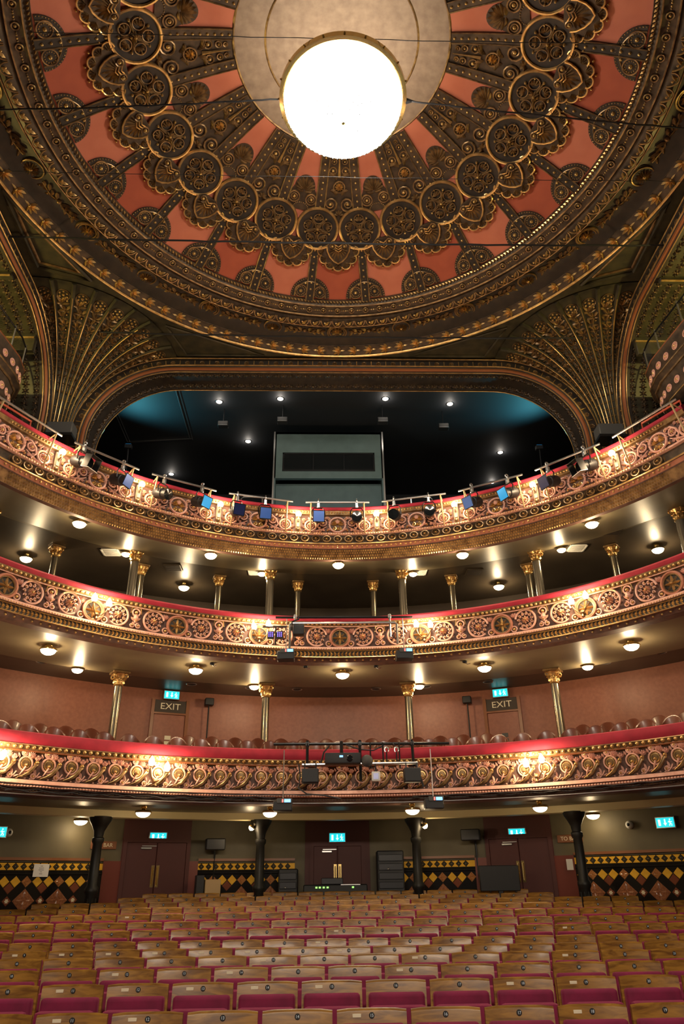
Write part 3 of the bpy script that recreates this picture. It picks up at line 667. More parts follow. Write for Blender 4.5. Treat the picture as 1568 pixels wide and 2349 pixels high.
# vase-shaped ornament between two rosettes
mb = MB(); mb.ring(.07, .016, 16, 5, 0, None, (0, .12, .03)); mb.boss(0, .12, .02, .035, .05, 8, 1); mb.tube([(-.1, .1, .02), (-.085, .2, .03), (0, .225, .035), (.085, .2, .03), (.1, .1, .02)], .012, 5, 1)
mb.lathe([(.02, -.08), (.035, -.04), (.055, .0), (.04, .05), (.05, .07)], 10, 0, Matrix.Translation((0, .0, .03)) @ Matrix.Rotation(-PI / 2, 4, 'X'))
for sg in (-1, 1): mb.spiral(sg * .06, -.13, .03, .055, .015, PI / 2, 1.3, .015, .01, 14, 5, 0, None, sg); mb.boss(sg * .06, -.13, .03, .022, .04, 6, 1); mb.petal(0, -.05, .02, .12, .05, .05, PI / 2 + sg * .9, 0)
mb.boss(0, -.04, .05, .02, .04, 6, 1); me_vase = mb.mesh('vase_ornament', ['frieze_pink', 'gilt'])
mb = MB()
for k in range(7): mb.petal(0, 0, .0, .085, .028, .03, PI / 2 + (k - 3) * .42, 0)
me_palm = mb.mesh('palmette', ['frieze_pink'])
ZF2 = 6.105
for i in range(-4, 5):
    a = 13.85 * i + .2; put('wheel', me_wheel, mid_, cyl(C2, R2 + .015, a, ZF2 - .02))
    for s in (-1, 1):
        put('rosette_scroll', me_rs, mid_, cyl(C2, R2 + .015, a + s * 3.95, ZF2) @ Matrix.Scale(-s, 4, (1, 0, 0)))
        put('palmette', me_palm, mid_, cyl(C2, R2 + .015, a + s * 1.95, ZF2 + .1))
    put('vase_ornament', me_vase, mid_, cyl(C2, R2 + .015, a + 6.92, ZF2 - .01))
put('vase_ornament', me_vase, mid_, cyl(C2, R2 + .015, -4.5 * 13.85 + .2, ZF2 - .01))
slab('balcony_floor', C2, R2 + .12, 9.0 - .05, 5.61, 5.66, 6.0, 'soffit', 'pale underside of the second balcony carrying bowl lamps')
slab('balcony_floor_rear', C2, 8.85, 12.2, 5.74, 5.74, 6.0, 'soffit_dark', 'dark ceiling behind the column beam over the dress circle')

# ---------------- gallery (third balcony)
C3, R3 = 7.53, 6.58
gal = band('balcony_front', C3, [(R3 + .3, 8.92), (R3 + .02, 8.92), (R3 + .02, 8.46), (R3 - .04, 8.45), (R3 - .04, 8.42), (R3 + .01, 8.41), (R3 + .04, 8.24), (R3 - .01, 8.23), (R3 - .02, 8.19), (R3 + .03, 8.18), (R3 + .05, 8.12), (R3 + .08, 8.10), (R3 + .22, 7.93), (R3 + .30, 7.92), (R3 + .32, 7.98)], 'frieze_ground', None)
struct(gal, 'gallery front with pink scroll frieze, rosette band and gold fringe')
cushion(C3, R3 - .06, 8.99, 9.10, gal)
band('cornice', C3, [(R3 - .05, 8.995), (R3 - .06, 8.98), (R3 - .03, 8.905), (R3 + .02, 8.89)], 'old_gilt', gal)
beads('bead_moulding', C3, R3 - .045, 8.945, .062, .024, .03, 'gilt', gal)
band('base_moulding', C3, [(R3 + .02, 8.47), (R3 - .045, 8.455), (R3 - .05, 8.42), (R3 + .01, 8.41)], 'frieze_pink', gal)
beads('bead_string', C3, R3 - .05, 8.437, .055, .016, .014, 'gilt', gal, ny=5)
band('rosette_ground', C3, [(R3 + .01, 8.41), (R3 + .035, 8.24)], 'bronze', gal)
arc_tube('fillet', C3, R3 - .015, 8.205, .017, 'gilt', gal)
band('bead_ground', C3, [(R3 - .0, 8.19), (R3 + .045, 8.115)], 'terracotta', gal)
beads('lower_bead', C3, R3 + .01, 8.15, .105, .024, .03, 'gilt', gal)
b = MB(); k = int(rad(60) * R3 / .05)
for i in range(-k, k + 1):                             # gold fringe below the beads
    for q, (dr, z) in enumerate(((.07, 8.085), (.11, 8.045), (.15, 8.0), (.19, 7.955))):
        X = cyl(C3, R3 + dr + .01, math.degrees((i + .5 * (q % 2)) * .05 / R3), z); b.add([(-.02, 0, 0), (0, -.028, .0), (.02, 0, 0), (0, .028, 0), (0, -.005, .03)], [(0, 1, 4), (1, 2, 4), (2, 3, 4), (3, 0, 4)], 0, X)
stuff(b.obj('gold_fringe', 'gilt', gal)); band('fringe_ground', C3, [(R3 + .075, 8.10), (R3 + .215, 7.935)], 'old_gilt', gal)
mb = MB(); mb.ring(.062, .014, 16, 5, 0, None, (0, 0, .02)); mb.disc(0, 0, 0, .06, .01, 14, 2)
for k in range(6): mb.petal(0, 0, .01, .052, .034, .03, k * PI / 3, 0)
mb.boss(0, 0, .02, .018, .03, 6, 1); mb.petal(.09, -.06, 0, .11, .03, .03, PI / 2, 0); mb.petal(-.09, -.06, 0, .11, .03, .03, PI / 2, 0)
me_gr = mb.mesh('front_rosette', ['old_gilt', 'gilt', 'umber'])
k = int(rad(60) * R3 / .232)
for i in range(-k, k + 1): put('front_rosette', me_gr, gal, cyl(C3, R3 + .02, math.degrees(i * .236 / R3), 8.325) @ Matrix.Diagonal((1.3, 1.12, 1.3, 1)))
# gallery frieze: shell cartouche, leaf scroll, large rose, pilaster
mb = MB(); mb.ring(.175, .022, 22, 5, 0, None, (0, -.01, .03)); mb.disc(0, -.01, 0, .17, .015, 22, 2)
for k in range(9): mb.petal(0, .0, .015, .14, .05, .05, PI / 2 + (k - 4) * .4, 1)
mb.boss(0, .06, .05, .05, .05, 9, 0); mb.boss(-.02, .075, .085, .012, .02, 5, 1); mb.boss(.02, .075, .085, .012, .02, 5, 1)
for sg in (-1, 1): mb.spiral(sg * .07, -.1, .03, .05, .012, PI / 2, 1.2, .014, .009, 12, 5, 1, None, sg); mb.boss(sg * .07, -.1, .03, .02, .035, 6, 1)
mb.petal(0, -.05, .02, .11, .05, .05, -PI / 2, 1); me_cart = mb.mesh('shell_cartouche', ['frieze_pink', 'gilt', 'frieze_ground'])
mb = MB(); mb.ring(.12, .022, 20, 6, 0, None, (.27, -.04, .035)); mb.ring(.07, .012, 16, 5, 0, None, (.27, -.04, .035))
for k in range(8): mb.petal(.27, -.04, .02, .085, .04, .05, k * PI / 4, 0)
mb.boss(.27, -.04, .03, .03, .06, 7, 1)
for k in range(8): t = k * PI / 4; mb.boss(.27 + .095 * math.cos(t), -.04 + .095 * math.sin(t), .03, .013, .025, 5, 1)
mb.ring(.075, .016, 16, 5, 0, None, (.0, .04, .03)); mb.boss(0, .04, .02, .035, .05, 7, 1)
for k in range(6): mb.petal(0, .04, .02, .06, .03, .04, k * PI / 3, 0)
mb.tube([(-.12, .16, .02), (-.02, .15, .035), (.08, .06, .04), (.12, -.05, .03), (.06, -.14, .02), (-.05, -.13, .02)], [.012, .02, .024, .02, .015, .01], 5, 0)
mb.tube([(.40, -.13, .02), (.2, -.175, .03), (.02, -.12, .03), (-.08, -.05, .02)], [.012, .018, .016, .01], 5, 0)
for (x, y, an, L) in ((.12, .13, .6, .12), (.18, .1, 1.2, .1), (-.06, .12, 2.3, .1), (.1, -.13, -.9, .09), (.36, .1, .3, .12), (-.09, -.1, 3.4, .1), (.4, -.1, .4, .1)): mb.petal(x, y, .015, L, .05, .045, an, 0)
for (x, y) in ((-.1, -.14), (.14, .17), (.43, .02), (.42, -.16)): mb.boss(x, y, .015, .024, .035, 6, 1)
for (x, y, an, L) in ((.0, -.08, 4.4, .09), (.05, -.05, 5.2, .09), (-.1, .0, 2.9, .1), (-.11, .05, 2.4, .08), (.13, .02, .2, .07), (.2, .14, 1.0, .08), (.27, .1, .9, .09), (.3, .1, 2.2, .09), (.4, .05, .9, .1), (.16, -.15, -2.2, .08), (.3, -.17, -.6, .09), (.05, .15, .9, .08)): mb.petal(x, y, .012, L, .052, .05, an, 0)
for q in ((.42, .1), (-.13, .13), (.07, -.17)): mb.spiral(q[0], q[1], .03, .04, .01, 0, 1.2, .013, .008, 10, 5, 0); mb.boss(q[0], q[1], .025, .018, .035, 6, 1)
me_ls = mb.mesh('leaf_scroll', ['frieze_pink', 'gilt'])
mb = MB(); mb.rbox(-.055, .055, -.20, .20, 0, .05, .012, 1, 0); mb.rbox(-.04, .04, -.10, .16, .04, .065, .01, 1, 0); mb.boss(0, -.16, .05, .05, .04, 10, 1); mb.ring(.045, .01, 12, 4, 1, None, (0, -.16, .06))
me_pil = mb.mesh('pilaster', ['pilaster_cream', 'old_gilt'])
for i in range(-4, 5):
    a = 15.1 * i; put('shell_cartouche', me_cart, gal, cyl(C3, R3 + .015, a, 8.67))
    for s in (-1, 1): put('leaf_scroll', me_ls, gal, cyl(C3, R3 + .015, a + s * 2.75, 8.67) @ Matrix.Scale(s, 4, (1, 0, 0)))
    if i < 4: put('pilaster', me_pil, gal, cyl(C3, R3 + .015, a + 7.55, 8.67))
slabm = MB(); arcmesh(slabm, C3, [(R3 + .25, 7.95), (8.85, 8.44), (8.85, 8.6), (R3 + .25, 8.4)], -75, 75, 80, 0, True)
struct(slabm.obj('balcony_floor', 'soffit', None, smooth=False), 'pale sloping underside of the gallery carrying bowl lamps')
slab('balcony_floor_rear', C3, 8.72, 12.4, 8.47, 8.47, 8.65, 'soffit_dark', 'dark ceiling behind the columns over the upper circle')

# ---------------- unseen proscenium wall behind the camera, header set to shade dome from stage light
b = MB(); b.box(-9, 9, -2.0, -1.6, 7.35, 14.0, 0); b.box(-9, -6.4, -2.0, -1.6, 0, 7.35, 0); b.box(6.4, 9, -2.0, -1.6, 0, 7.35, 0); struct(b.obj('wall_front', 'umber', None, smooth=False), 'dark unseen proscenium wall with low header cutting off the stage light')
# ---------------- columns, posts, beams (three storeys on one circle)
CC, RC = 7.27, 8.92
def capital(mb, z0, s=1.0, mi=0):
    for k in range(8):
        a = k * PI / 4 + PI / 8; X = Matrix.Translation((.085 * s * math.cos(a), .085 * s * math.sin(a), z0 + .02)) @ Matrix.Rotation(a, 4, 'Z') @ Matrix.Rotation(PI / 2, 4, 'Y').inverted()
        T = Matrix.Translation((.075 * s * math.cos(a), .075 * s * math.sin(a), z0 + .015)) @ Matrix.Rotation(a, 4, 'Z') @ Matrix(((0, 0, 1, 0), (0, 1, 0, 0), (1, 0, 0, 0), (0, 0, 0, 1)))
        mb.petal(0, 0, 0, .13 * s, .075 * s, .045, 0, mi, T)
        mb.boss(.125 * s * math.cos(a), .125 * s * math.sin(a), z0 + .125 * s, .028 * s, .03, 6, mi)
    for k in range(4):
        a = k * PI / 2 + PI / 4; mb.ring(.04 * s, .018 * s, 10, 5, mi, Matrix.Translation((.15 * s * math.cos(a), .15 * s * math.sin(a), z0 + .19 * s)) @ Matrix.Rotation(a, 4, 'Z') @ Matrix.Rotation(PI / 2, 4, 'X'))
    mb.lathe([(.09 * s, z0), (.10 * s, z0 + .02), (.085 * s, z0 + .03), (.09 * s, z0 + .12 * s), (.15 * s, z0 + .235 * s)], 14, mi)
    return mb
def column(c, r, deg, z0, z1, rad_, shaft, label, group, caps=1.0):
    e = empty('column', pol(c, r, deg, z0), -rad(deg)); tag(e, label, 'column', group, 'structure'); H = z1 - z0; ch_ = .29 * caps
    b = MB(); b.lathe([(rad_ * 1.5, 0), (rad_ * 1.5, .06), (rad_ * 1.15, .1), (rad_ * 1.05, .14), (rad_ * .92, H - ch_), ], 18, 0); b.obj('shaft', shaft, e)
    b = MB(); capital(b, H - ch_, caps); b.ring(rad_ * 1.02, .014, 16, 5, 0, None, (0, 0, H - ch_)); b.obj('capital', 'gilt', e)
    b = MB(); w = .175 * caps; b.rbox(-w, w, -w, w, H - .05 * caps, H, .012, 1, 0); b.obj('abacus', 'old_gilt', e)
for a in (-51, -30.6, -10.2, 10.2, 30.6, 51):
    column(CC, RC, a, 3.2, 5.66, .088, 'column_bronze', 'bronze Corinthian column rising behind the dress circle rail', 'dress circle columns')
    column(CC, RC, a, 6.0, 8.46, .095, 'column_silver', 'silvery Corinthian column with gilt capital behind the upper circle rail', 'upper circle front columns')
for a in (-38.6, -27.3, -16.6, -5.4, 5.4, 16.6, 27.3, 38.6): column(6.95, 10.05, a, 6.0, 8.47, .075, 'column_bronze', 'slim dark column with gilt capital deep inside the upper circle', 'upper circle rear columns', .85)
def post(deg):
    e = empty('column', pol(CC, RC, deg, 0), -rad(deg)); tag(e, 'dark cast iron post with flared bracket carrying the first balcony', 'post', 'cast iron posts in the rear stalls', 'structure')
    b = MB(); b.lathe([(.13, .45), (.13, .6), (.1, .7), (.095, 1.55), (.125, 1.6), (.125, 1.66), (.095, 1.7), (.085, 2.4), (.11, 2.44), (.11, 2.5), (.085, 2.52), (.10, 2.62), (.15, 2.72), (.20, 2.80), (.22, 2.87)], 16, 0); b.obj('shaft', 'iron', e)
    b = MB()
    for k in range(8): b.tube([(.1 * math.cos(k * PI / 4), .1 * math.sin(k * PI / 4), .75), (.098 * math.cos(k * PI / 4), .098 * math.sin(k * PI / 4), 1.5)], .012, 5, 0)
    b.obj('fluting', 'iron', e)
for a in (-30.6, -10.2, 10.2, 30.6): post(a)
b = MB(); arcmesh(b, CC, [(RC - .14, 2.86), (RC - .14, 2.985), (RC + .14, 2.985), (RC + .14, 2.86)], -60, 60, 60, 0, True); struct(b.obj('trim_1', 'cream', None, smooth=False), 'curved cream beam on the iron posts under the first balcony')
b = MB(); arcmesh(b, CC, [(RC - .15, 5.655), (RC - .15, 5.75), (RC + .15, 5.75), (RC + .15, 5.655)], -62, 62, 60, 0, True); struct(b.obj('trim_2', 'soffit', None, smooth=False), 'curved beam over the dress circle columns')
b = MB(); arcmesh(b, CC, [(RC - .2, 8.455), (RC - .2, 8.55), (RC + .2, 8.55), (RC + .2, 8.455)], -62, 62, 60, 0, True); struct(b.obj('trim_3', 'soffit', None, smooth=False), 'curved beam over the upper circle columns')

# ---------------- walls behind the balconies
def wallarc(name, c, r, z0, z1, mt, label, d=64, d0=None):
    b = MB(); arcmesh(b, c, [(r, z0), (r, z1), (r + .15, z1), (r + .15, z0)], -d if d0 is None else d0, d, 70, 0, True); return struct(b.obj(name, mt, None, smooth=False), label)
wallarc('wall_rear_circle', 7.66, 10.03, 3.1, 5.75, 'wall_russet', 'curved russet papered wall behind the dress circle')
wallarc('wall_rear_upper', 7.0, 11.9, 5.9, 8.5, 'wall_dark', 'dark curved wall at the back of the upper circle')
for sg, nm in ((-1, 'wall_left'), (1, 'wall_right')):
    b = MB(); b.box(sg * 8.9, sg * 9.1, 1.0, 13.0, 0, 13.5, 0); struct(b.obj(nm, 'wall_olive', None, smooth=False), 'plain side wall beyond the boxes')
# gallery room
b = MB(); b.add([(-8.9, BY + .68, 12.215 + .35), (8.9, BY + .68, 12.565), (8.9, 21.2, 13.25), (-8.9, 21.2, 13.25), (-8.9, BY + .68, 12.7), (8.9, BY + .68, 12.7), (8.9, 21.2, 13.4), (-8.9, 21.2, 13.4)], [(0, 1, 2, 3), (7, 6, 5, 4), (0, 3, 7, 4), (1, 5, 6, 2), (0, 4, 5, 1), (3, 2, 6, 7)], 0)
gceil = struct(b.obj('ceiling_gallery', 'gallery_black', None, smooth=False), 'black sloping ceiling of the gallery')
b = MB(); b.box(-8.9, 8.9, 21.0, 21.2, 8.6, 13.4, 0); struct(b.obj('wall_gallery_rear', 'gallery_black', None, smooth=False), 'black rear wall of the gallery')
for sg in (-1, 1):
    b = MB(); b.box(sg * 8.8, sg * 8.95, 13.2, 21.1, 8.6, 13.4, 0); struct(b.obj('wall_gallery_side', 'gallery_black', None, smooth=False), 'black side wall of the gallery')
    b = MB(); b.box(sg * 6.0, sg * 9.0, BY + .72, BY + .95, 8.6, 12.7, 0); struct(b.obj('wall_gallery_return', 'gallery_black', None, smooth=False), 'black return wall beside the gallery pier')
b = MB(); arcmesh(b, C3, [(R3 + .3, 8.5), (R3 + .3, 8.62), (R3 + .9, 8.62), (14.6, 11.9), (14.6, 8.5)], -72, 72, 60, 0, True); struct(b.obj('floor_gallery', 'gallery_black', None, smooth=False), 'black raked floor of the gallery')
# projection box
pb = empty('projection_box', (-.17, 16.0, 0)); tag(pb, 'dark teal projection box with long window at the back of the gallery', 'control room', None, 'structure')
b = MB(); W2 = 1.42
b.box(-W2, W2, 0, .1, 11.73, 12.36, 0); b.box(-W2, -1.2, 0, .1, 10.95, 11.73, 0); b.box(1.2, W2, 0, .1, 10.95, 11.73, 0); b.box(-1.2, 1.2, 0, .1, 10.95, 11.16, 0)
b.box(-W2, -W2 + .05, -.0, 1.6, 9.4, 12.36, 0); b.box(W2 - .05, W2, 0, 1.6, 9.4, 12.36, 0); b.box(-W2, W2, 0, 1.6, 12.3, 12.36, 0); b.box(-W2 + .05, W2 - .05, .3, .4, 9.4, 10.95, 0); b.box(-W2, W2, 1.5, 1.6, 9.4, 12.36, 1)
b.obj('box_wall', ['teal_wall', 'black'], pb, smooth=False)
b = MB(); b.box(-1.2, 1.2, .02, .08, 11.69, 11.73, 0); b.box(-1.2, 1.2, -.02, .08, 11.16, 11.2, 0); b.box(-1.2, -1.16, .02, .08, 11.16, 11.73, 0); b.box(1.16, 1.2, .02, .08, 11.16, 11.73, 0); b.obj('window_frame', 'black_metal', pb, smooth=False)
for x in (-.4, .4): b = MB(); b.box(x - .012, x + .012, .02, .07, 11.2, 11.69, 0); b.obj('mullion', 'black_metal', pb, smooth=False)
for x in (-.8, 0, .8): b = MB(); b.box(x - .39, x + .39, .05, .056, 11.2, 11.69, 0); b.obj('window_pane', 'glass_dark', pb, smooth=False)
for sg in (-1, 1): b = MB(); b.box(sg * W2 - .02, sg * W2 + .02, -.03, .0, 9.4, 12.36, 0); b.obj('edge_trim', 'steel', pb, smooth=False)
# slip boxes on the sides, next to the piers
def slip(sg):
    path = [(7.9, 12.3), (7.1, 12.25), (6.6, 12.0), (6.36, 11.65), (6.3, 11.25), (6.36, 10.7), (6.45, 10.0), (6.5, 9.0), (6.5, 7.5)]
    P = []
    for i in range(len(path) - 1):
        for k in range(4): P.append((path[i][0] + (path[i + 1][0] - path[i][0]) * k / 4, path[i][1] + (path[i + 1][1] - path[i][1]) * k / 4))
    P.append(path[-1]); NRM = []
    for i in range(len(P)):
        a = P[max(i - 1, 0)]; c = P[min(i + 1, len(P) - 1)]; tx, ty = c[0] - a[0], c[1] - a[1]; L = math.hypot(tx, ty); NRM.append((ty / L, -tx / L))
    def sw(pairs, mt, nm, par):
        b = MB(); k = len(pairs); vs = [(sg * (p[0] + n[0] * o), p[1] + n[1] * o, z) for p, n in zip(P, NRM) for o, z in pairs]
        fs = [(i * k + t, i * k + t + 1, i * k + k + t + 1, i * k + k + t) for i in range(len(P) - 1) for t in range(k - 1)]
        b.add(vs, fs, 0); return b.obj(nm, mt, par)
    # profile: offset o > 0 points into the room (n points to smaller x)
    s_ = 1 if NRM[20][0] < 0 else -1
    pr = [(-.3, 10.95), (.02, 10.95), (.05, 10.9), (.0, 10.84), (.0, 10.55), (.03, 10.52), (.03, 10.48), (-.06, 10.42), (-.08, 10.32), (-.1, 10.28), (-.1, 10.02), (-.16, 9.95), (-.25, 9.9)]
    root = sw([(o * s_, z) for o, z in pr], 'bronze', 'balcony_front', None); struct(root, 'small bowed side balcony front with wire mesh railing beside the pier')
    sw([(o * s_, z) for o, z in ((-.25, 9.9), (-2.2, 9.9))], 'soffit_dark', 'soffit', root)
    roses = MB(); mb_ = MB(); mb_.ring(.07, .014, 12, 5, 0, None, (0, 0, .015)); mb_.boss(0, 0, 0, .035, .05, 7, 1)
    for q in range(6): mb_.petal(0, 0, .01, .06, .035, .03, q * PI / 3, 0)
    me1 = mb_.mesh('front_rose', ['frieze_pink', 'gilt'])
    for row, (o, z, st) in enumerate(((.0, 10.69, 2), (-.1, 10.15, 2))):
        for i in range(3, len(P) - 1, st):
            n = (NRM[i][0] * s_, NRM[i][1] * s_); X = Matrix(((n[1] * sg * -1 if sg < 0 else -n[1], 0, sg * n[0], sg * (P[i][0] + n[0] * o)), (n[0] if sg > 0 else n[0], 0, n[1], P[i][1] + n[1] * o), (0, 1, 0, z), (0, 0, 0, 1)))
            put('front_rose', me1, root, X)
    for z, o, r, mt in ((10.92, .04, .02, 'moulding_orange'), (10.50, .035, .02, 'old_gilt'), (9.97, -.14, .014, 'gilt'), (10.4, -.05, .025, 'old_gilt')):
        b = MB(); b.tube([(sg * (p[0] + n[0] * o * s_), p[1] + n[1] * o * s_, z) for p, n in zip(P, NRM)], r, 5, 0); b.obj('moulding', mt, root)
    rl = MB(); rl.tube([(sg * p[0], p[1], 11.42) for p in P[8:]], .018, 6, 0); rl.obj('handrail', 'black_metal', root)
    for i in range(8, len(P), 5): b = MB(); b.tube([(sg * P[i][0], P[i][1], 10.95), (sg * P[i][0], P[i][1], 11.46)], .016, 6, 0); b.boss(sg * P[i][0], P[i][1], 11.46, .025, .03, 6, 0); b.obj('railing_post', 'steel', root)
    ms = MB()
    for i in range(8, len(P) - 1):
        for q in range(4):
            u0 = [P[i][k] + (P[i + 1][k] - P[i][k]) * q / 4 for k in (0, 1)]; u1 = [P[i][k] + (P[i + 1][k] - P[i][k]) * (q + 1) / 4 for k in (0, 1)]
            for w in range(9):
                z = 10.97 + .05 * w; ms.tube([(sg * u0[0], u0[1], z), (sg * u1[0], u1[1], z + .05)], .0018, 3, 0, caps=False); ms.tube([(sg * u1[0], u1[1], z), (sg * u0[0], u0[1], z + .05)], .0018, 3, 0, caps=False)
    stuff(ms.obj('wire_mesh', 'black_metal', root))
slip(-1); slip(1)
#PART4
# ================================================================== STALLS
FZ = [0, .085, .115, .145, .16, .19, .27, .335, .415, .485, .55, .615, .675]
ROWY = [6.1 + .86 * k for k in range(13)]
b = MB(); prof = [(-2, -.1), (5.5, -.05)] + [(ROWY[k] - .45, FZ[k]) for k in range(13)] + [(18.2, .70)]
vs = [(x, y, z) for y, z in prof for x in (-9, 9)]; b.add(vs, [(2 * i, 2 * i + 1, 2 * i + 3, 2 * i + 2) for i in range(len(prof) - 1)], 0)
struct(b.obj('floor', 'floor_carpet', None, smooth=False), 'dark red raked floor of the stalls')
CW, RW = 8.3, 9.2
wall = wallarc('wall_rear_stalls', CW, RW, .5, 3.0, 'wall_olive', 'curved olive wall at the back of the stalls', 62)
arcs = []
def dado(d0, d1):                                     # glazed tile dado with rail and diamond tiles, each tile its own piece
    b = MB(); arcmesh(b, CW, [(RW - .03, .6), (RW - .03, 2.12), (RW, 2.12)], d0, d1, max(4, int((d1 - d0) / 1.5)), 0); dd = b.obj('dado', 'tile_black', wall)
    b = MB(); arcmesh(b, CW, [(RW - .02, 2.15), (RW - .06, 2.15), (RW - .06, 2.20), (RW, 2.2)], d0, d1, max(4, int((d1 - d0) / 1.5)), 0); b.obj('dado_rail', 'wood_rail', wall)
    s0, s1 = rad(d0) * RW, rad(d1) * RW; g = lambda s: math.degrees(s / RW)
    def dia(name, me, s, z, h):
        if s - h < s0 or s + h > s1: return
        put(name, me, dd, cyl(CW, RW - .033, g(s), z))
    # frieze of small diamonds
    p = .155; k0 = math.ceil(s0 / p); k1 = math.floor(s1 / p)
    b = MB(); arcmesh(b, CW, [(RW - .036, 1.985), (RW - .036, 2.105)], d0, d1, max(4, int((d1 - d0) / 1.5)), 0); b.obj('frieze_strip', 'tile_yellow', dd)
    for k in range(k0, k1 + 1): dia('tile', T_small, s=k * p, z=2.045, h=.07)
    b = MB(); arcmesh(b, CW, [(RW - .033, 1.90), (RW - .06, 1.91), (RW - .06, 1.945), (RW - .033, 1.955)], d0, d1, max(4, int((d1 - d0) / 1.5)), 0); b.obj('dado_moulding', 'tile_black', dd)
    P = .62; k0 = math.floor(s0 / P) - 1; k1 = math.ceil(s1 / P) + 1
    for k in range(k0, k1 + 1):
        s = k * P + .1
        for z0 in (1.79,):
            dia('tile', T_yel, s - .105, z0, .095); dia('tile', T_yel, s + .105, z0, .095); dia('tile', T_och, s + .31, z0, .095); dia('tile', T_brn, s, z0 - .11, .095)
        dia('tile', T_ter, s + .31, 1.47, .2); dia('tile', T_flo, s, 1.47, .085); dia('tile', T_brn, s + .31, 1.16, .095)
def diamond(h, mt, extra=None):
    b = MB(); q = .88; b.add([(h, 0, 0), (0, h, 0), (-h, 0, 0), (0, -h, 0), (h * q, 0, .008), (0, h * q, .008), (-h * q, 0, .008), (0, -h * q, .008)], [(4, 5, 6, 7), (0, 1, 5, 4), (1, 2, 6, 5), (2, 3, 7, 6), (3, 0, 4, 7)], 0)
    if extra == 'flower':
        for k in range(6): b.petal(0, 0, .008, h * .5, h * .3, .006, k * PI / 3, 1)
    if extra == 'frame': b.tube([(h * .6, 0, .008), (0, h * .6, .008), (-h * .6, 0, .008), (0, -h * .6, .008)], .006, 4, 1, closed=True); b.boss(0, 0, .008, .018, .008, 6, 1)
    if extra == 'relief':
        b.ring(h * .33, .006, 12, 4, 0, None, (0, 0, .009))
        for k in range(4): b.petal(0, 0, .008, h * .8, h * .25, .008, k * PI / 2, 0)
    return b.mesh('tile', [mt, 'tile_cream' if extra == 'flower' else 'wall_olive'], False)
T_small = diamond(.068, 'tile_black', 'frame'); T_yel = diamond(.098, 'tile_yellow'); T_och = diamond(.098, 'tile_ochre', 'relief'); T_brn = diamond(.098, 'tile_brown'); T_ter = diamond(.205, 'tile_terracotta', 'relief'); T_flo = diamond(.085, 'tile_brown', 'flower')
dado(-60, -31.0); dado(-18.8, -5.8); dado(6.6, 18.6); dado(31.5, 46.0)
def pil(d0, d1, z1=2.15):
    b = MB(); arcmesh(b, CW, [(RW - .05, .6), (RW - .05, z1), (RW, z1)], d0, d1, 3, 0); b.obj('pilaster', 'dado_oxblood', wall)
pil(-31.0, -28.4); pil(-20.2, -18.8); pil(18.6, 20.2); pil(28.6, 31.5); pil(46.0, 49.5); pil(5.3, 6.6)
def sign_faces(b, w, h):
    b.box(-w / 2, w / 2, -h / 2, h / 2, 0, .05, 0)
def exit_sign(X, label, group=None):
    e = empty('exit_sign'); e.matrix_basis = X; tag(e, label, 'exit sign', group)
    b = MB(); b.rbox(-.19, .19, -.105, .105, 0, .05, .008, 1, 0); b.obj('housing', 'steel', e)
    b = MB(); b.box(-.17, .17, -.085, .085, .05, .054, 0); b.obj('lit_panel', 'sign_cyan', e, smooth=False)
    b = MB(); b.box(-.13, -.085, -.055, .055, .054, .057, 0); b.obj('doorway_symbol', 'sign_white', e, smooth=False)
    b = MB(); b.box(-.012, .012, -.01, .06, .054, .057, 0); b.add([(-.035, -.01, .057), (0, -.06, .057), (.035, -.01, .057)], [(0, 1, 2)], 0); b.obj('arrow_symbol', 'sign_white', e, smooth=False)
    b = MB(); T = .0045
    b.tube([(.085, .02, .056), (.095, -.02, .056), (.075, -.06, .056)], .009, 5, 0); b.tube([(.095, -.02, .056), (.125, -.035, .056), (.115, -.065, .056)], .008, 5, 0); b.tube([(.06, .0, .056), (.085, .025, .056), (.115, .0, .056), (.13, .015, .056)], .007, 5, 0); b.boss(.095, .05, .054, .014, .006, 8, 0); b.obj('running_figure', 'sign_white', e)
    return e
def door(idx, deg, w, h, label, sign_label, zsign, leafw, handles=True):
    X = cyl(CW, RW - .02, deg, .65); d = empty('door_%d' % idx); d.matrix_basis = X; struct(d, label)
    b = MB(); b.box(-w / 2, w / 2, 0, 2.3, -.02, .03, 0); b.obj('surround', 'door_oxblood', d, smooth=False)
    for sg in (-1, 1):
        b = MB(); b.rbox(min(sg * .006, sg * leafw), max(sg * .006, sg * leafw), .02, h, .03, .07, .008, 1, 0); lf = b.obj('leaf', 'door_oxblood', d)
        if handles:
            b = MB(); b.box(sg * .05 - .032, sg * .05 + .032, 1.02, 1.42, .07, .076, 0); b.tube([(sg * .05, 1.06, .08), (sg * .05, 1.06, .12), (sg * .05, 1.38, .12), (sg * .05, 1.38, .08)], .012, 6, 0); b.obj('handle', 'brass', lf)
    b = MB()
    for x0, x1, y0, y1 in ((-leafw - .08, -leafw, 0, h + .08), (leafw, leafw + .08, 0, h + .08), (-leafw, leafw, h, h + .08)): b.box(x0, x1, y0, y1, .02, .09, 0)
    b.obj('frame', 'door_oxblood', d, smooth=False)
    b = MB(); b.rbox(-.34, -.12, h - .13, h - .09, .07, .12, .006, 1, 0); b.box(-.32, -.02, h - .075, h - .06, .09, .105, 0); b.obj('door_closer', 'steel', d)
    exit_sign(cyl(CW, RW - .04, deg, zsign), sign_label)
door(1, 0, 1.42, 1.78, 'dark oxblood double doors behind the mixing desk', 'lit cyan exit sign above the middle doors behind the mixing desk', 2.60, .52)
door(2, -24.4, 1.42, 1.85, 'oxblood double doors with long brass handles beside the large lozenge tile panel with paper notice', 'lit cyan exit sign over brass-handled doors, next to a wooden loudspeaker back', 2.60, .62)
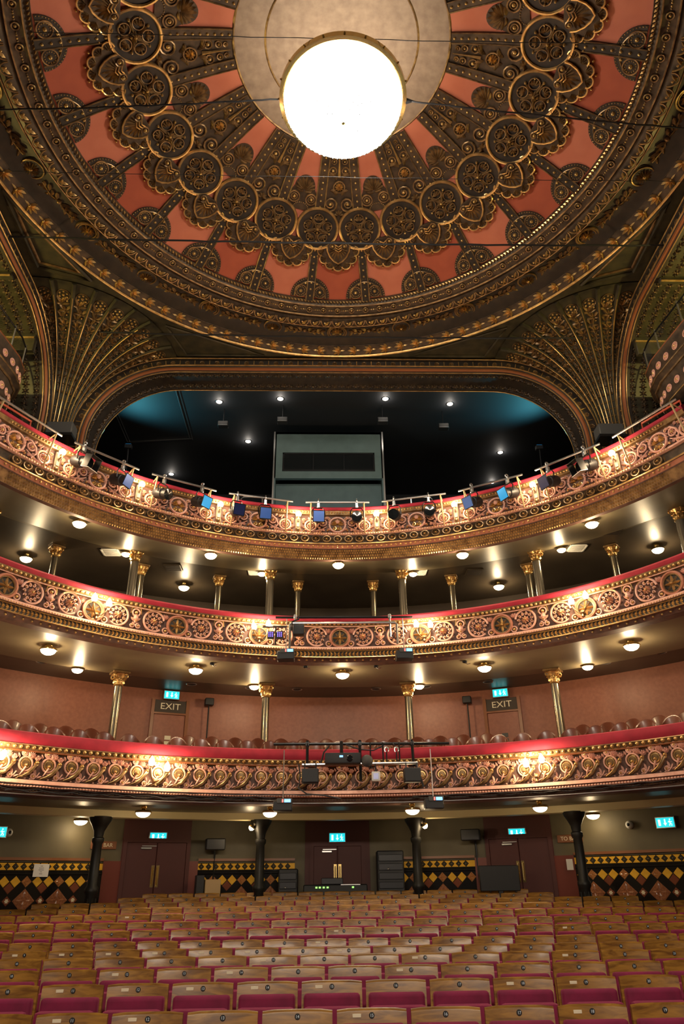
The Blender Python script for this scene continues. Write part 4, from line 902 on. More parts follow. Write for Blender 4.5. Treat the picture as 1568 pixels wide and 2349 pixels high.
door(3, 24.6, 1.42, 1.85, 'oxblood double doors with brass handles beside the TO BAR sign', 'lit cyan exit sign over brass-handled doors next to a fully visible TO BAR board', 2.60, .62)
exit_sign(cyl(CW, RW - .04, -44.5, 2.62), 'lit cyan exit sign next to a dome camera, with no notice below it')
exit_sign(cyl(CW, RW - .04, 43.5, 2.66), 'lit cyan exit sign above the white notice on the tiled wall')
def tobar(deg, z, label):
    e = empty('bar_sign'); e.matrix_basis = cyl(CW, RW - .01, deg, z); tag(e, label, 'sign')
    b = MB(); b.rbox(-.26, .26, -.075, .075, 0, .025, .006, 1, 0); b.obj('board', 'wood_rail', e)
    put('lettering', text_mesh('TO', .105, 'letter_cream'), e, Matrix.Translation((-.115, -.002, .027))); put('lettering', text_mesh('BAR', .105, 'letter_cream'), e, Matrix.Translation((.085, -.002, .027)))
tobar(31.3, 2.46, 'brown TO BAR sign with cream letters beside the doors without a notice')
tobar(-31.2, 2.44, 'brown TO BAR sign partly hidden behind an iron post')
def thing1(name, mb, mats, X, label, cat, group=None, smooth=True):
    o = mb.obj(name, mats, None, X, smooth); return tag(o, label, cat, group)
for deg, z, w, h, lb in ((-38.5, 1.98, .29, .22, 'white paper notice stuck on the lozenge tiles near the dome camera'), (46.6, 2.30, .29, .23, 'white paper notice under the outer exit sign'), (30.9, 1.98, .13, .2, 'small blank white paper on the tiles behind the post')):
    e = empty('paper_notice'); e.matrix_basis = cyl(CW, RW - .07, deg, z); tag(e, lb, 'notice')
    b = MB(); b.box(-w / 2, w / 2, -h / 2, h / 2, 0, .004, 0); b.obj('sheet', 'paper', e, smooth=False)
    if w > .2:
        b = MB()
        for k, ww in enumerate((.05, .09, .1, .04, .06)): b.box(-ww / 2, ww / 2, .07 - k * .033, .078 - k * .033, .004, .0045, 0)
        stuff(b.obj('print', 'grey_box', e, smooth=False))
for deg, z in ((-43.0, 2.62), (39.0, 2.66)):
    e = empty('dome_camera'); e.matrix_basis = cyl(CW, RW, deg, z); tag(e, 'small white dome security camera on the olive wall', 'camera', 'dome cameras on the rear wall')
    b = MB(); b.lathe([(.075, 0), (.075, .04), (.06, .08), (.03, .10)], 16, 0); b.obj('housing', 'white_paint', e); b = MB(); b.boss(0, 0, .07, .04, .045, 10, 0); b.obj('lens', 'glass_dark', e)
# loudspeakers and technical desk at the back of the stalls
def speaker_on_wall(deg, z, label, r=RW - .25):
    e = empty('wall_speaker'); e.matrix_basis = cyl(CW, r, deg, z); tag(e, label, 'speaker', 'black wall speakers under the first balcony')
    b = MB(); b.rbox(-.2, .2, -.11, .11, 0, .2, .015, 1, 0); b.obj('cabinet', 'black', e); b = MB(); b.box(-.18, .18, -.09, .09, .2, .204, 0); b.obj('grille', 'black_metal', e, smooth=False); b = MB(); b.tube([(0, .0, 0), (0, 0, -.24)], .02, 6, 0); b.obj('bracket', 'black_metal', e)
    b = MB(); b.tube([(.05, -.1, -.2), (.05, -1.0, -.22)], .02, 6, 0); b.obj('pole', 'black_metal', e)
speaker_on_wall(-17.0, 2.46, 'black wall speaker on a bracket beside brass-handled doors'); speaker_on_wall(18.6, 2.58, 'black wall speaker on a bracket beside brass-handled doors')
e = empty('speaker_cabinet'); e.matrix_basis = stand(CW, RW - .45, -17.2, .68); tag(e, 'plywood loudspeaker cabinet standing on its black stand by the tiles', 'speaker')
b = MB(); b.rbox(-.16, .16, -.12, .12, .72, 1.12, .01, 1, 0); b.obj('cabinet', 'timber_bar', e); b = MB(); b.rbox(-.34, -.18, -.12, .12, .5, 1.2, .01, 1, 0); b.obj('side_case', 'black', e); b = MB(); b.box(-.2, .2, -.1, .1, 0, .72, 0); b.obj('stand', 'black', e, smooth=False)
e = empty('mixing_desk', (.0, 16.85, .68)); tag(e, 'black mixing desk with green meters in front of the middle doors', 'mixing desk')
b = MB(); b.rbox(-.72, .6, -.2, .2, .55, 1.0, .02, 1, 0); b.obj('desk', 'black', e); b = MB(); b.rbox(-.35, .1, -.1, .1, 1.0, 1.12, .01, 1, 0); b.obj('meter_bridge', 'black_metal', e)
for k, (x, mt) in enumerate(((-.45, 'led_green'), (-.38, 'led_green'), (-.3, 'led_green'), (-.22, 'led_green'), (.3, 'led_green'))): b = MB(); b.box(x - .02, x + .02, -.212, -.2, .93, .96, 0); b.obj('meter', mt, e, smooth=False)
for sg in (-.6, .5): b = MB(); b.box(sg - .03, sg + .03, -.15, .15, 0, .55, 0); b.obj('leg', 'black', e, smooth=False)
b = MB(); b.box(.05, .45, -.21, -.2, .985, 1.0, 0); b.obj('edge_strip', 'steel', e, smooth=False)
for x, w, h, lb in ((.93, .28, 1.62, 'tall black equipment rack between mixing desk and iron post'), (-.88, .2, 1.3, 'low narrow black equipment rack beside the mixing desk')):
    e = empty('equipment_rack', (x * 1.18, 16.9, .68)); tag(e, lb, 'rack'); b = MB(); b.rbox(-w, w, -.2, .2, 0, h, .02, 1, 0); b.obj('case', 'black', e)
    for k in range(5): b = MB(); b.rbox(-w + .03, w - .03, -.225, -.19, h - .2 - k * .17, h - .08 - k * .17, .006, 1, 0); b.obj('unit', 'black_metal', e)
    b = MB(); b.boss(0, 0, 0, .03, .02, 8, 0, Matrix.Translation((-.05, -.22, h - .35)) @ Matrix.Rotation(PI / 2, 4, 'X')); b.obj('knob', 'steel', e)
e = empty('display_screen', (3.22, 16.12, .7)); tag(e, 'black switched-off monitor standing behind the rear seats by the doors', 'monitor'); b = MB(); b.rbox(-.4, .4, -.04, .04, .82, 1.28, .012, 1, 0); b.obj('panel', 'black', e); b = MB(); b.box(-.04, .04, -.03, .03, 0, .85, 0); b.obj('stand', 'black', e, smooth=False)

# ------------------------------------------------------------------ seats
def curved_panel(w, z0, z1, th, bow, y0=0.0, n=6, round_=0.02, mi=0):
    b = MB(); vs = []; fs = []; prof = [(y0, z0), (y0, z1 - round_), (y0 + th * .2, z1 - round_ * .3), (y0 + th * .5, z1), (y0 + th * .8, z1 - round_ * .3), (y0 + th, z1 - round_), (y0 + th, z0)]
    k = len(prof)
    for i in range(n + 1):
        u = -1 + 2 * i / n
        for y, z in prof: vs.append((u * w / 2, y - bow * u * u, z - (.008 * u ** 6)))
    for i in range(n):
        for t in range(k): q = (t + 1) % k; fs.append((i * k + t, i * k + q, (i + 1) * k + q, (i + 1) * k + t))
    fs.append(tuple(range(k))); fs.append(tuple(range(n * k + k - 1, n * k - 1, -1)))
    return b.add(vs, fs, mi)
me_back = curved_panel(.488, .42, .88, .03, .018).mesh('back_panel', 'seat_wood')
b = MB(); b.rbox(-.225, .225, -.085, .0, .40, .795, .03, 3, 0)
me_pad = b.mesh('back_pad', 'plush')
b = MB(); b.rbox(-.225, .225, -.21, -.105, .36, .72, .035, 2, 0); me_sq = b.mesh('seat_cushion', 'plush')
b = MB(); b.box(-.012, .012, -.2, .05, 0, .06, 0); b.box(-.012, .012, -.06, .02, .06, .5, 0); b.rbox(-.012, .012, -.24, .02, .50, .55, .004, 1, 1); me_std = b.mesh('standard', ['iron', 'seat_wood'])
b = MB(); b.disc(0, 0, 0, .0195, .005, 16, 0); me_nd = b.mesh('number_disc', 'black')
b = MB(); b.rbox(-.03, .03, -.011, .011, 0, .004, .0015, 1, 0); me_pq = b.mesh('plaque', 'brass_plate' if 'brass_plate' in M else 'letter_cream')
FR = Matrix(((1, 0, 0, 0), (0, 0, -1, 0), (0, 1, 0, 0), (0, 0, 0, 1)))     # x right, y up, z towards the stage
X15 = [.03, -.24, -.54, -.82, -.54, -.79, -.55, -.82, -.67, -.84, -.56, -.82, -.56]   # where seat 15 stands in each row
NUM = ['zero', 'one', 'two', 'three', 'four', 'five', 'six', 'seven', 'eight', 'nine', 'ten', 'eleven', 'twelve', 'thirteen', 'fourteen', 'fifteen', 'sixteen', 'seventeen', 'eighteen', 'nineteen'] + [t + u for t in ('twenty', 'thirty') for u in ('', '-one', '-two', '-three', '-four', '-five', '-six', '-seven', '-eight', '-nine')]
ORD = ['first', 'second', 'third', 'fourth', 'fifth', 'sixth', 'seventh', 'eighth', 'ninth', 'tenth', 'eleventh', 'twelfth', 'last']
PLQ = {(0, 11), (0, 12), (0, 15), (0, 18), (1, 11), (1, 12), (1, 13), (1, 14), (1, 15), (1, 18), (1, 19), (2, 12), (2, 14), (2, 17), (3, 15), (3, 18), (3, 21), (4, 9), (4, 10), (4, 11), (4, 12), (4, 13), (4, 14), (4, 16), (5, 16), (6, 16), (6, 22), (8, 10)}
for r in range(13):
    y = ROWY[r]; cx = -.31 + .0293 * y; half = .425 * y + .32
    for num in range(1, 34):
        x = X15[r] + .52 * (num - 15)
        if r >= 11:
            if abs(x - .02) > (4.15 if r == 11 else 3.92): continue
        elif abs(x - cx) > half or abs(x) > (5.5 if r == 10 else 6.25): continue
        e = empty('theatre_seat', (x, y, FZ[r])); pl = (r, num) in PLQ
        lb = 'stalls seat numbered %s, %s row from the stage' % (NUM[num], ORD[r]) if r < 12 else 'stalls seat numbered %s, last row before the rear doors' % NUM[num]
        tag(e, lb + (', wooden back with plaque, crimson pad' if pl else ', wooden back, crimson pad'), 'theatre seat', 'tip-up seats in the stalls')
        put('back_panel', me_back, e); put('back_pad', me_pad, e); put('seat_cushion', me_sq, e)
        put('standard', me_std, e, Matrix.Translation((-.259, 0, 0)))
        d = put('number_disc', me_nd, e, Matrix.Translation((0, -.001, .836)) @ FR)
        put('number', text_mesh(str(num), .026, 'letter_white', .0008), d, Matrix.Translation((0, 0, .0055)))
        if pl: put('plaque', me_pq, e, Matrix.Translation((-.105, -.004, .836)) @ FR)

# ------------------------------------------------------------------ dress circle armchairs behind the rail, doors
b = MB(); t_ = [rad(-105 + 210 * i / 12) for i in range(13)]; vs = []; fs = []
for t in t_:
    h = .66 + .19 * max(0, math.cos(t)) ** 1.5
    for R, z in ((.185, .35), (.185, h), (.20, h + .02), (.215, h), (.215, .35)): vs.append((R * math.sin(t), R * math.cos(t) * .9, z))
for i in range(12):
    for k in range(4): fs.append((i * 5 + k, i * 5 + k + 1, i * 5 + k + 6, i * 5 + k + 5))
b.add(vs, fs, 0); me_tub = b.mesh('backrest', 'leather')
b = MB(); b.rbox(-.17, .17, -.2, .15, .36, .46, .03, 2, 0); me_ts = b.mesh('seat', 'velvet')
b = MB(); b.lathe([(.03, 0), (.02, .36)], 8, 0); me_tl = b.mesh('leg', 'leather')
def armchair(r, deg, z, lb, grp):
    e = empty('armchair'); e.matrix_basis = stand(C1, r, deg, z); tag(e, lb, 'armchair', grp); put('backrest', me_tub, e); put('seat', me_ts, e)
    for x in (-.15, .15):
        for y in (-.15, .12): put('leg', me_tl, e, Matrix.Translation((x, y, 0)))
for i in range(-17, 18):
    if abs(i * 3.05) < 52: armchair(8.56, i * 3.05, 3.42, 'brown leather tub armchair in the front row behind the dress circle rail', 'front row dress circle armchairs')
for i in range(-16, 17):
    a = i * 2.95 + 1.5
    p_ = pol(C1, 9.3, a, 0)
    if abs(abs(a) - 25.5) > 4 and abs(a) < 46 and min((p_ - pol(CC, RC, q_, 0)).length for q_ in (-51, -30.6, -10.2, 10.2, 30.6, 51)) > .36: armchair(9.3, a, 3.6, 'brown leather tub armchair in the second row of the dress circle', 'second row dress circle armchairs')
b = MB(); arcmesh(b, C1, [(R1 + .3, 3.25), (R1 + .3, 3.41), (8.95, 3.41), (8.95, 3.59), (11.5, 3.59), (11.5, 3.25)], -60, 60, 50, 0, True); struct(b.obj('floor_circle', 'floor_carpet', None, smooth=False), 'stepped floor of the dress circle')
for idx, deg, lb, lb2 in ((4, -22.6, 'russet exit door of the dress circle with EXIT header', 'lit exit sign above the russet EXIT door of the dress circle'), (5, 22.7, 'russet exit door of the dress circle with EXIT header', 'lit exit sign above the russet EXIT door of the dress circle')):
    d = empty('door_%d' % idx); d.matrix_basis = cyl(7.66, 10.0, deg, 3.52); struct(d, lb)
    b = MB(); b.rbox(-.36, .36, 0, 1.66, -.01, .04, .01, 1, 0); lf = b.obj('leaf', 'wall_russet', d)
    b = MB()
    for k in range(3): b.rbox(-.07, .07, .86 + k * .12, .95 + k * .12, .04, .05, .004, 1, 0)
    b.obj('notice', 'letter_cream' if idx == 4 else 'grey_box', lf)
    b = MB()
    for x0, x1, y0, y1 in ((-.43, -.36, 0, 2.0), (.36, .43, 0, 2.0), (-.36, .36, 1.66, 1.70)): b.box(x0, x1, y0, y1, -.02, .07, 0)
    b.obj('frame', 'wood_rail', d, smooth=False)
    b = MB(); b.rbox(-.38, .38, 1.70, 1.98, .0, .05, .008, 1, 0); hd = b.obj('header_board', 'wall_dark', d)
    put('lettering', text_mesh('EXIT', .2, 'letter_cream'), hd, Matrix.Translation((0, 1.835, .053)) @ Matrix.Scale(1.15, 4, (1, 0, 0)))
    exit_sign(cyl(7.66, 9.97, deg, 5.62), lb2, 'dress circle exit signs')
for deg in (-17.6, 18.2):
    e = empty('pole_speaker'); e.matrix_basis = cyl(7.66, 9.85, deg, 3.52); tag(e, 'small black loudspeaker on a tall pole next to the dress circle exit door', 'speaker', 'dress circle pole speakers')
    b = MB(); b.tube([(0, 0, 0), (0, 1.9, 0)], .016, 8, 0); b.obj('pole', 'black_metal', e); b = MB(); b.rbox(-.1, .1, 1.9, 2.06, -.08, .1, .012, 1, 0); b.obj('cabinet', 'black', e); b = MB(); b.lathe([(.16, 0), (.14, .02), (.02, .03)], 14, 0, Matrix.Rotation(-PI / 2, 4, 'X')); b.obj('foot', 'black_metal', e)
#PART5
# ================================================================== LAMPS
WARM = (1.0, .74, .42)
b = MB(); b.lathe([(.135, .03), (.145, .015), (.15, 0), (.14, -.012), (.128, -.005)], 24, 0); me_lr = b.mesh('rim', 'brass')
b = MB(); b.lathe([(.13, -.005)] + [(.13 * math.cos(t), -.005 - .085 * math.sin(t)) for t in [PI / 2 * i / 6 for i in range(1, 6)]] + [(.001, -.09)], 24, 0); me_lb = b.mesh('glass_bowl', 'bowl_glass')
def bowl_lamp(loc, top, energy, label, group, s=1.0, drop=.0):
    e = empty('ceiling_lamp', loc); e.scale = (s, s, s); tag(e, label, 'lamp', group); put('rim', me_lr, e); put('glass_bowl', me_lb, e)
    b = MB(); h = max(.02, (top - loc[2]) / s); b.lathe([(.06, h), (.06, h - .02), (.03, .03), (.13, .03)], 14, 0); b.obj('ceiling_mount', 'brass', e)
    light('lamp_light', 'POINT', (0, 0, -.17), energy, WARM, .06, parent=e)
G1 = 'bowl lamps under the first balcony'; G2 = 'bowl lamps under the second balcony'; G3 = 'bowl lamps under the gallery'
for x, y in ((-3.58, 14.2), (-1.3, 14.48), (1.33, 14.25), (3.63, 14.0)): bowl_lamp((x, y, 2.88), 2.985, 8, 'lit bowl lamp under the first balcony in front of the cream beam', G1)
for x, y in ((-5.1, 15.55), (5.1, 15.5)): bowl_lamp((x, y, 2.86), 2.985, 7, 'lit bowl lamp behind the cream beam beside an outer iron post', 'bowl lamps behind the cream beam')
for x, y in ((-5.33, 12.95), (-2.87, 14.35), (.09, 14.77), (2.95, 14.3), (5.4, 12.85)): bowl_lamp((x, y, 5.54), 5.63, 26, 'lit bowl lamp on the pale underside of the second balcony', G2, 1.05)
for x, y, z in ((-5.32, 14.62, 5.63), (-1.85, 16.1, 5.63), (5.17, 14.6, 5.63), (1.85, 16.15, 5.63)): bowl_lamp((x, y, z), 5.74, 20, 'lit bowl lamp next to a dress circle column capital', 'bowl lamps beside dress circle columns', .85)
for x, y in ((-5.02, 12.55), (-2.69, 14.0), (.02, 14.51), (2.66, 13.98), (4.98, 12.57)):
    q = math.hypot(x, y - C3); top = 7.95 + (q - R3 - .25) * .49 / (8.85 - R3 - .25); bowl_lamp((x, y, top - .09), top, 24, 'lit bowl lamp just inside the gold fringe of the gallery', G3, .95)
for x, y in ((-7.08, 15.2), (-3.81, 17.0), (4.15, 17.0), (7.3, 14.75)): bowl_lamp((x, y, 8.36), 8.47, 22, 'lit bowl lamp deep inside the upper circle, glowing on the dark ceiling', 'bowl lamps inside the upper circle')
for x, y in ((-4.76, 14.95), (-1.79, 16.12), (1.87, 16.15), (5.09, 14.75)):
    bowl_lamp((x, y, 8.36), 8.47, 18, 'small lit lamp touching an upper circle column capital', 'small lamps beside upper circle columns', .75)
    e = empty('ceiling_vent', (x * 1.08, y + .12, 8.462)); tag(e, 'square white vent grille next to a small lamp on the upper circle ceiling', 'vent', 'upper circle ceiling vents')
    b = MB(); b.box(-.2, .2, -.2, -.17, -.02, 0, 0); b.box(-.2, .2, .17, .2, -.02, 0, 0); b.box(-.2, -.17, -.2, .2, -.02, 0, 0); b.box(.17, .2, -.2, .2, -.02, 0, 0); b.obj('frame', 'white_paint', e, smooth=False)
    for k in range(6): b = MB(); b.box(-.17, .17, -.16 + k * .055, -.13 + k * .055, -.012, -.004, 0); b.obj('slat', 'white_paint', e, smooth=False)
for x, y in ((-3.9, 16.0), (3.4, 16.3), (-5.6, 13.7), (6.0, 14.0)):
    e = empty('ceiling_vent', (x, y, 8.462)); tag(e, 'dark square vent grille on the upper circle ceiling', 'vent', 'dark upper circle vents'); b = MB(); b.box(-.2, .2, -.2, .2, -.015, 0, 0); b.obj('frame', 'soffit_dark', e, smooth=False)
    for k in range(6): b = MB(); b.box(-.17, .17, -.16 + k * .055, -.13 + k * .055, -.022, -.014, 0); b.obj('slat', 'wall_dark', e, smooth=False)
# round speaker rings let into the dress circle ceiling
for a in (-40, -29, -20, -12, -5.5, 5.5, 12.5, 21, 37, 44):
    e = empty('ceiling_ring', pol(CC, 9.6 if abs(a) < 25 else 9.3, a, 5.735)); tag(e, 'flat round speaker ring in the dark dress circle ceiling', 'ceiling speaker', 'dress circle ceiling speakers'); b = MB(); b.ring(.11, .014, 20, 5, 0); b.obj('rim', 'steel', e); b = MB(); b.lathe([(.105, 0), (.001, .003)], 18, 0); b.obj('mesh_cover', 'black', e)
# small lamps on the inner iron posts
for sg in (-1, 1):
    e = empty('post_lamp', (sg * 1.76, 15.92, 2.72)); tag(e, 'small angled lamp clamped to an inner iron post', 'lamp', 'post lamps'); b = MB(); b.tube([(-sg * .12, .06, .06), (0, 0, .03)], .012, 6, 0); b.obj('arm', 'brass', e)
    b = MB(); b.lathe([(.02, .05), (.06, .02), (.065, 0)], 14, 0, Matrix.Rotation(-sg * .6, 4, 'Y')); b.obj('shade', 'brass', e); b = MB(); b.lathe([(.06, 0), (.045, -.04), (.001, -.06)], 12, 0, Matrix.Rotation(-sg * .6, 4, 'Y')); b.obj('bulb', 'bulb', e); light('lamp_light', 'POINT', (sg * .04, -.04, -.1), 7, WARM, .04, parent=e)
# gallery front sconces: bare frosted globe above each pilaster
b = MB(); b.lathe([(.02, -.06), (.05, -.035), (.065, .0), (.055, .04), (.03, .065), (.001, .075)], 14, 0); me_gb = b.mesh('globe', 'bulb')
for k in range(-4, 4):
    a = 15.1 * k + 7.55; p = pol(C3, R3 - .14, a, 8.83); e = empty('front_lamp', p, -rad(a)); tag(e, 'bare glowing globe lamp on a white pilaster of the gallery front', 'lamp', 'gallery front globe lamps'); put('globe', me_gb, e)
    b = MB(); b.lathe([(.035, -.09), (.04, -.06), (.02, -.05)], 12, 0); b.tube([(0, .0, -.08), (0, .06, -.12), (0, .15, -.1)], .012, 6, 0); b.obj('holder', 'brass', e); light('lamp_light', 'POINT', (0, -.1, 0), 32, (1, .72, .42), .07, parent=e)
# flame bracket lamps on the two lower fronts
b = MB(); b.lathe([(.022, -.06), (.045, -.03), (.055, .01), (.045, .05), (.025, .085), (.001, .12)], 14, 0); me_fl = b.mesh('flame_globe', 'bulb')
def bracket(c, r, deg, z, dz, label, group, en):
    e = empty('wall_bracket_lamp'); e.matrix_basis = stand(c, r, deg, z); tag(e, label, 'lamp', group)
    b = MB(); b.boss(0, 0, 0, .06, .06, 12, 0, Matrix.Translation((0, 0, -.08)) @ Matrix.Rotation(PI / 2, 4, 'X')); b.lathe([(.001, -.2), (.03, -.16), (.02, -.12)], 10, 0, Matrix.Translation((0, -.05, 0))); b.obj('backplate', 'old_gilt', e)
    for sg, dx, h in ((-1, -.13, dz[0]), (1, .15, dz[1])):
        b = MB(); b.tube([(0, -.04, -.08), (dx * .4, -.1, -.1), (dx * .85, -.15, -.02), (dx, -.16, h - .06)], .011, 6, 0); b.lathe([(.012, -.08), (.035, -.06), (.03, -.05)], 10, 0, Matrix.Translation((dx, -.16, h))); ar = b.obj('arm', 'old_gilt', e)
        put('flame_globe', me_fl, ar, Matrix.Translation((dx, -.16, h)) @ Matrix.Rotation(.25 * sg if h < .11 else 0, 4, 'Y')); light('lamp_light', 'POINT', (dx, -.29, h + .02), en, (1, .72, .42), .06, parent=e)
for a, dz in ((-40.8, (.15, .12)), (-13.6, (.10, .17)), (14.7, (.14, .11)), (41.2, (.11, .15))): bracket(C2, R2 + .01, a, 6.10, dz, 'twin flame bracket lamp on the second balcony front next to the pipe rig' if abs(a) < 20 else 'twin flame bracket lamp on the second balcony front far out from the pipe rig', 'second balcony inner bracket lamps' if abs(a) < 20 else 'second balcony outer bracket lamps', 22)
for a, dz in ((-25.2, (.2, .12)), (26.9, (.12, .17)), (-46.3, (.15, .1))): bracket(C1, R1 + .01, a, 3.40, dz, 'twin flame bracket lamp on the first balcony front', 'first balcony bracket lamps', 22)
# gallery downlights
DL = ((-2.97, 15.07), (-1.4, 14.91), (1.27, 14.89), (2.96, 15.13), (-2.44, 17.22), (4.9, 17.87), (-5.03, 19.4), (5.12, 19.99))
for x, y in DL:
    z = 12.565 + (y - BY - .68) * (13.25 - 12.565) / (21.2 - BY - .68); e = empty('downlight', (x, y, z - .006)); tag(e, 'round white downlight in the black gallery ceiling', 'downlight', 'gallery downlights')
    b = MB(); b.ring(.085, .014, 18, 5, 0); b.obj('rim', 'black_metal', e); b = MB(); b.lathe([(.075, -.005), (.05, -.02), (.001, -.028)], 16, 0); b.obj('lens', 'downlight_glow', e); light('lamp_light', 'POINT', (0, 0, -.09), 3.5, (1, .9, .78), .05, parent=e)
# black boxes and speakers hanging from the gallery ceiling
for x, y, lb in ((-2.88, 15.42, ''), (-1.35, 15.23, ''), (1.21, 15.23, ''), (2.81, 15.49, '')):
    e = empty('ceiling_speaker', (x, y, 12.2)); tag(e, 'small black box speaker hanging from the gallery ceiling', 'speaker', 'gallery ceiling speakers'); b = MB(); b.rbox(-.13, .13, -.08, .08, -.07, .07, .01, 1, 0); b.obj('cabinet', 'black', e); b = MB(); b.tube([(0, 0, .07), (0, 0, .5)], .012, 6, 0); b.obj('hanger', 'black_metal', e); b = MB(); b.box(-.12, .12, -.083, -.08, -.06, -.05, 0); b.obj('trim_line', 'steel', e, smooth=False)
for sg in (-1, 1):
    e = empty('blue_floodlight', (sg * 5.3, 15.7, 11.7)); tag(e, 'small flood lamp throwing blue light on the gallery ceiling', 'floodlight', 'blue gallery floodlights'); b = MB(); b.rbox(-.09, .09, -.06, .06, -.06, .06, .01, 1, 0); b.obj('housing', 'black', e); b = MB(); b.box(-.07, .07, -.05, .05, .06, .065, 0); b.obj('lens', 'gel_cyan', e, smooth=False); b = MB(); b.tube([(0, 0, -.06), (0, .3, -2.2)], .02, 6, 0); b.obj('stand', 'black_metal', e)
    o = light('lamp_light', 'SPOT', (0, 0, .09), 150, (.12, .62, .75), .05, parent=e, spot=165); o.data.spot_blend = 1.0; o.rotation_euler = (Vector((sg * -.9, -1.0, .9))).to_track_quat('-Z', 'Y').to_euler()
# flood on the projection box front
o = empty('work_light', (.1, 14.75, 9.35)); tag(o, 'small teal flood lamp behind the gallery rail aimed at the projection box', 'floodlight'); b = MB(); b.rbox(-.1, .1, -.05, .05, -.05, .05, .01, 1, 0); b.obj('housing', 'black', o); b = MB(); b.box(-.08, .08, .05, .054, -.04, .04, 0); b.obj('lens', 'gel_cyan', o, smooth=False); b = MB(); b.tube([(0, 0, -.05), (0, 0, -.55)], .02, 6, 0); b.obj('stand', 'black_metal', o); q = light('lamp_light', 'SPOT', (0, .08, .03), 9, (.45, .9, 1.0), .05, parent=o, spot=110); q.rotation_euler = Vector((-.2, 1.2, 2.0)).to_track_quat('-Z', 'Y').to_euler()
# green-gold lamps in the side bays
for sg in (-1, 1):
    e = empty('bay_lamp', (sg * 7.6, 9.6, 11.2)); tag(e, 'hanging lamp with yellow glass in the side bay behind the arch', 'lamp', 'side bay lamps'); b = MB(); b.lathe([(.02, .12), (.1, .06), (.12, 0), (.08, -.08), (.001, -.1)], 14, 0); b.obj('globe', 'bulb', e); b = MB(); b.tube([(0, 0, .1), (0, 0, 1.0)], .01, 5, 0); b.obj('rod', 'brass', e); light('lamp_light', 'POINT', (0, 0, -.2), 190, (1, .78, .22), .1, parent=e)

# ================================================================== STAGE LANTERNS ON THE GALLERY FRONT
def bar(a0, a1, lb):
    e = empty('lighting_bar')
    tag(e, lb, 'lighting bar', 'gallery lighting bars'); p0 = pol(C3, R3 - .26, a0, 9.08); p1 = pol(C3, R3 - .26, a1, 9.08); d = (p1 - p0).normalized()
    b = MB(); b.tube([p0 - d * .12, p1 + d * .12], .022, 8, 0); b.obj('pipe', 'steel', e)
    for a in (a0, a1):
        t = pol(C3, R3 - .26, a, 9.06); q = pol(C3, R3 - .05, a, 8.44); w = pol(C3, R3 - .04, a, 9.02); b = MB(); b.tube([t, q], .017, 6, 0); b.tube([t, w], .012, 6, 0); b.obj('strut', 'timber_bar', e)
BARS = ['an open-barn-door lantern and a dark blue one', 'a bare round lantern and a bright blue one', 'a navy lantern and a blue one', 'a blue lantern and a grey one', 'two wide-mouthed black lanterns', 'two long lanterns with blue gels', 'a sideways lantern and one with white barn door']
for k in range(-4, 5): bar(15.1 * k - 5.2, 15.1 * k + 5.2, 'gallery front pipe bar with ' + BARS[k + 3] if abs(k) < 4 else 'empty silver pipe bar at an outer end of the gallery front')
def lantern(deg, z, kind, label, turn=0.0, tilt=-.25):
    e = empty('stage_lantern'); e.matrix_basis = stand(C3, R3 - .30, deg, z - .06) @ Matrix.Rotation(turn, 4, 'Z') @ Matrix.Scale(1.35, 4); tag(e, label, 'stage light', 'stage lanterns on the gallery front')
    T = Matrix.Rotation(-tilt, 4, 'X') @ Matrix.Rotation(PI / 2, 4, 'X')      # local z of the barrel -> -y (towards the stage)
    b = MB(); b.lathe([(.001, -.17), (.07, -.165), (.085, -.12), (.085, .02), (.075, .03), (.075, .10), (.085, .11), (.085, .13)], 16, 0, T); b.obj('barrel', 'black', e)
    b = MB(); b.tube([(-.10, 0, 0), (-.105, 0, .1), (-.07, 0, .16), (.07, 0, .16), (.105, 0, .1), (.10, 0, 0)], .010, 5, 0); b.obj('yoke', 'black_metal', e)
    b = MB(); b.rbox(-.022, .022, -.025, .025, .16, .25, .006, 1, 0); b.ring(.028, .01, 10, 5, 0, Matrix.Translation((0, 0, .3)) @ Matrix.Rotation(PI / 2, 4, 'Y')); b.tube([(0, 0, .24), (0, 0, .29)], .01, 6, 0); b.obj('hook_clamp', 'steel', e)
    if kind in ('gel_blue', 'gel_cyan', 'gel_navy'):
        b = MB(); b.rbox(-.095, .095, -.095, .095, .13, .14, .008, 1, 0, T); fr = b.obj('gel_frame', 'black_metal', e); b = MB(); b.box(-.082, .082, -.082, .082, .14, .144, 0, T); b.obj('gel', kind, fr, smooth=False)
    else:
        b = MB(); b.lathe([(.08, .125), (.001, .13)], 16, 0, T); b.obj('lens', 'glass_dark', e)
    if kind == 'barn':
        for sg in (-1, 1):
            b = MB(); b.box(-.1, .1, sg * .095 - .004, sg * .095 + .004, .12, .26, 0, T); b.obj('barn_door', 'black_metal' if sg > 0 else 'steel', e, smooth=False); b = MB(); b.box(sg * .1 - .004, sg * .1 + .004, -.09, .09, .12, .24, 0, T); b.obj('barn_door', 'black_metal', e, smooth=False)
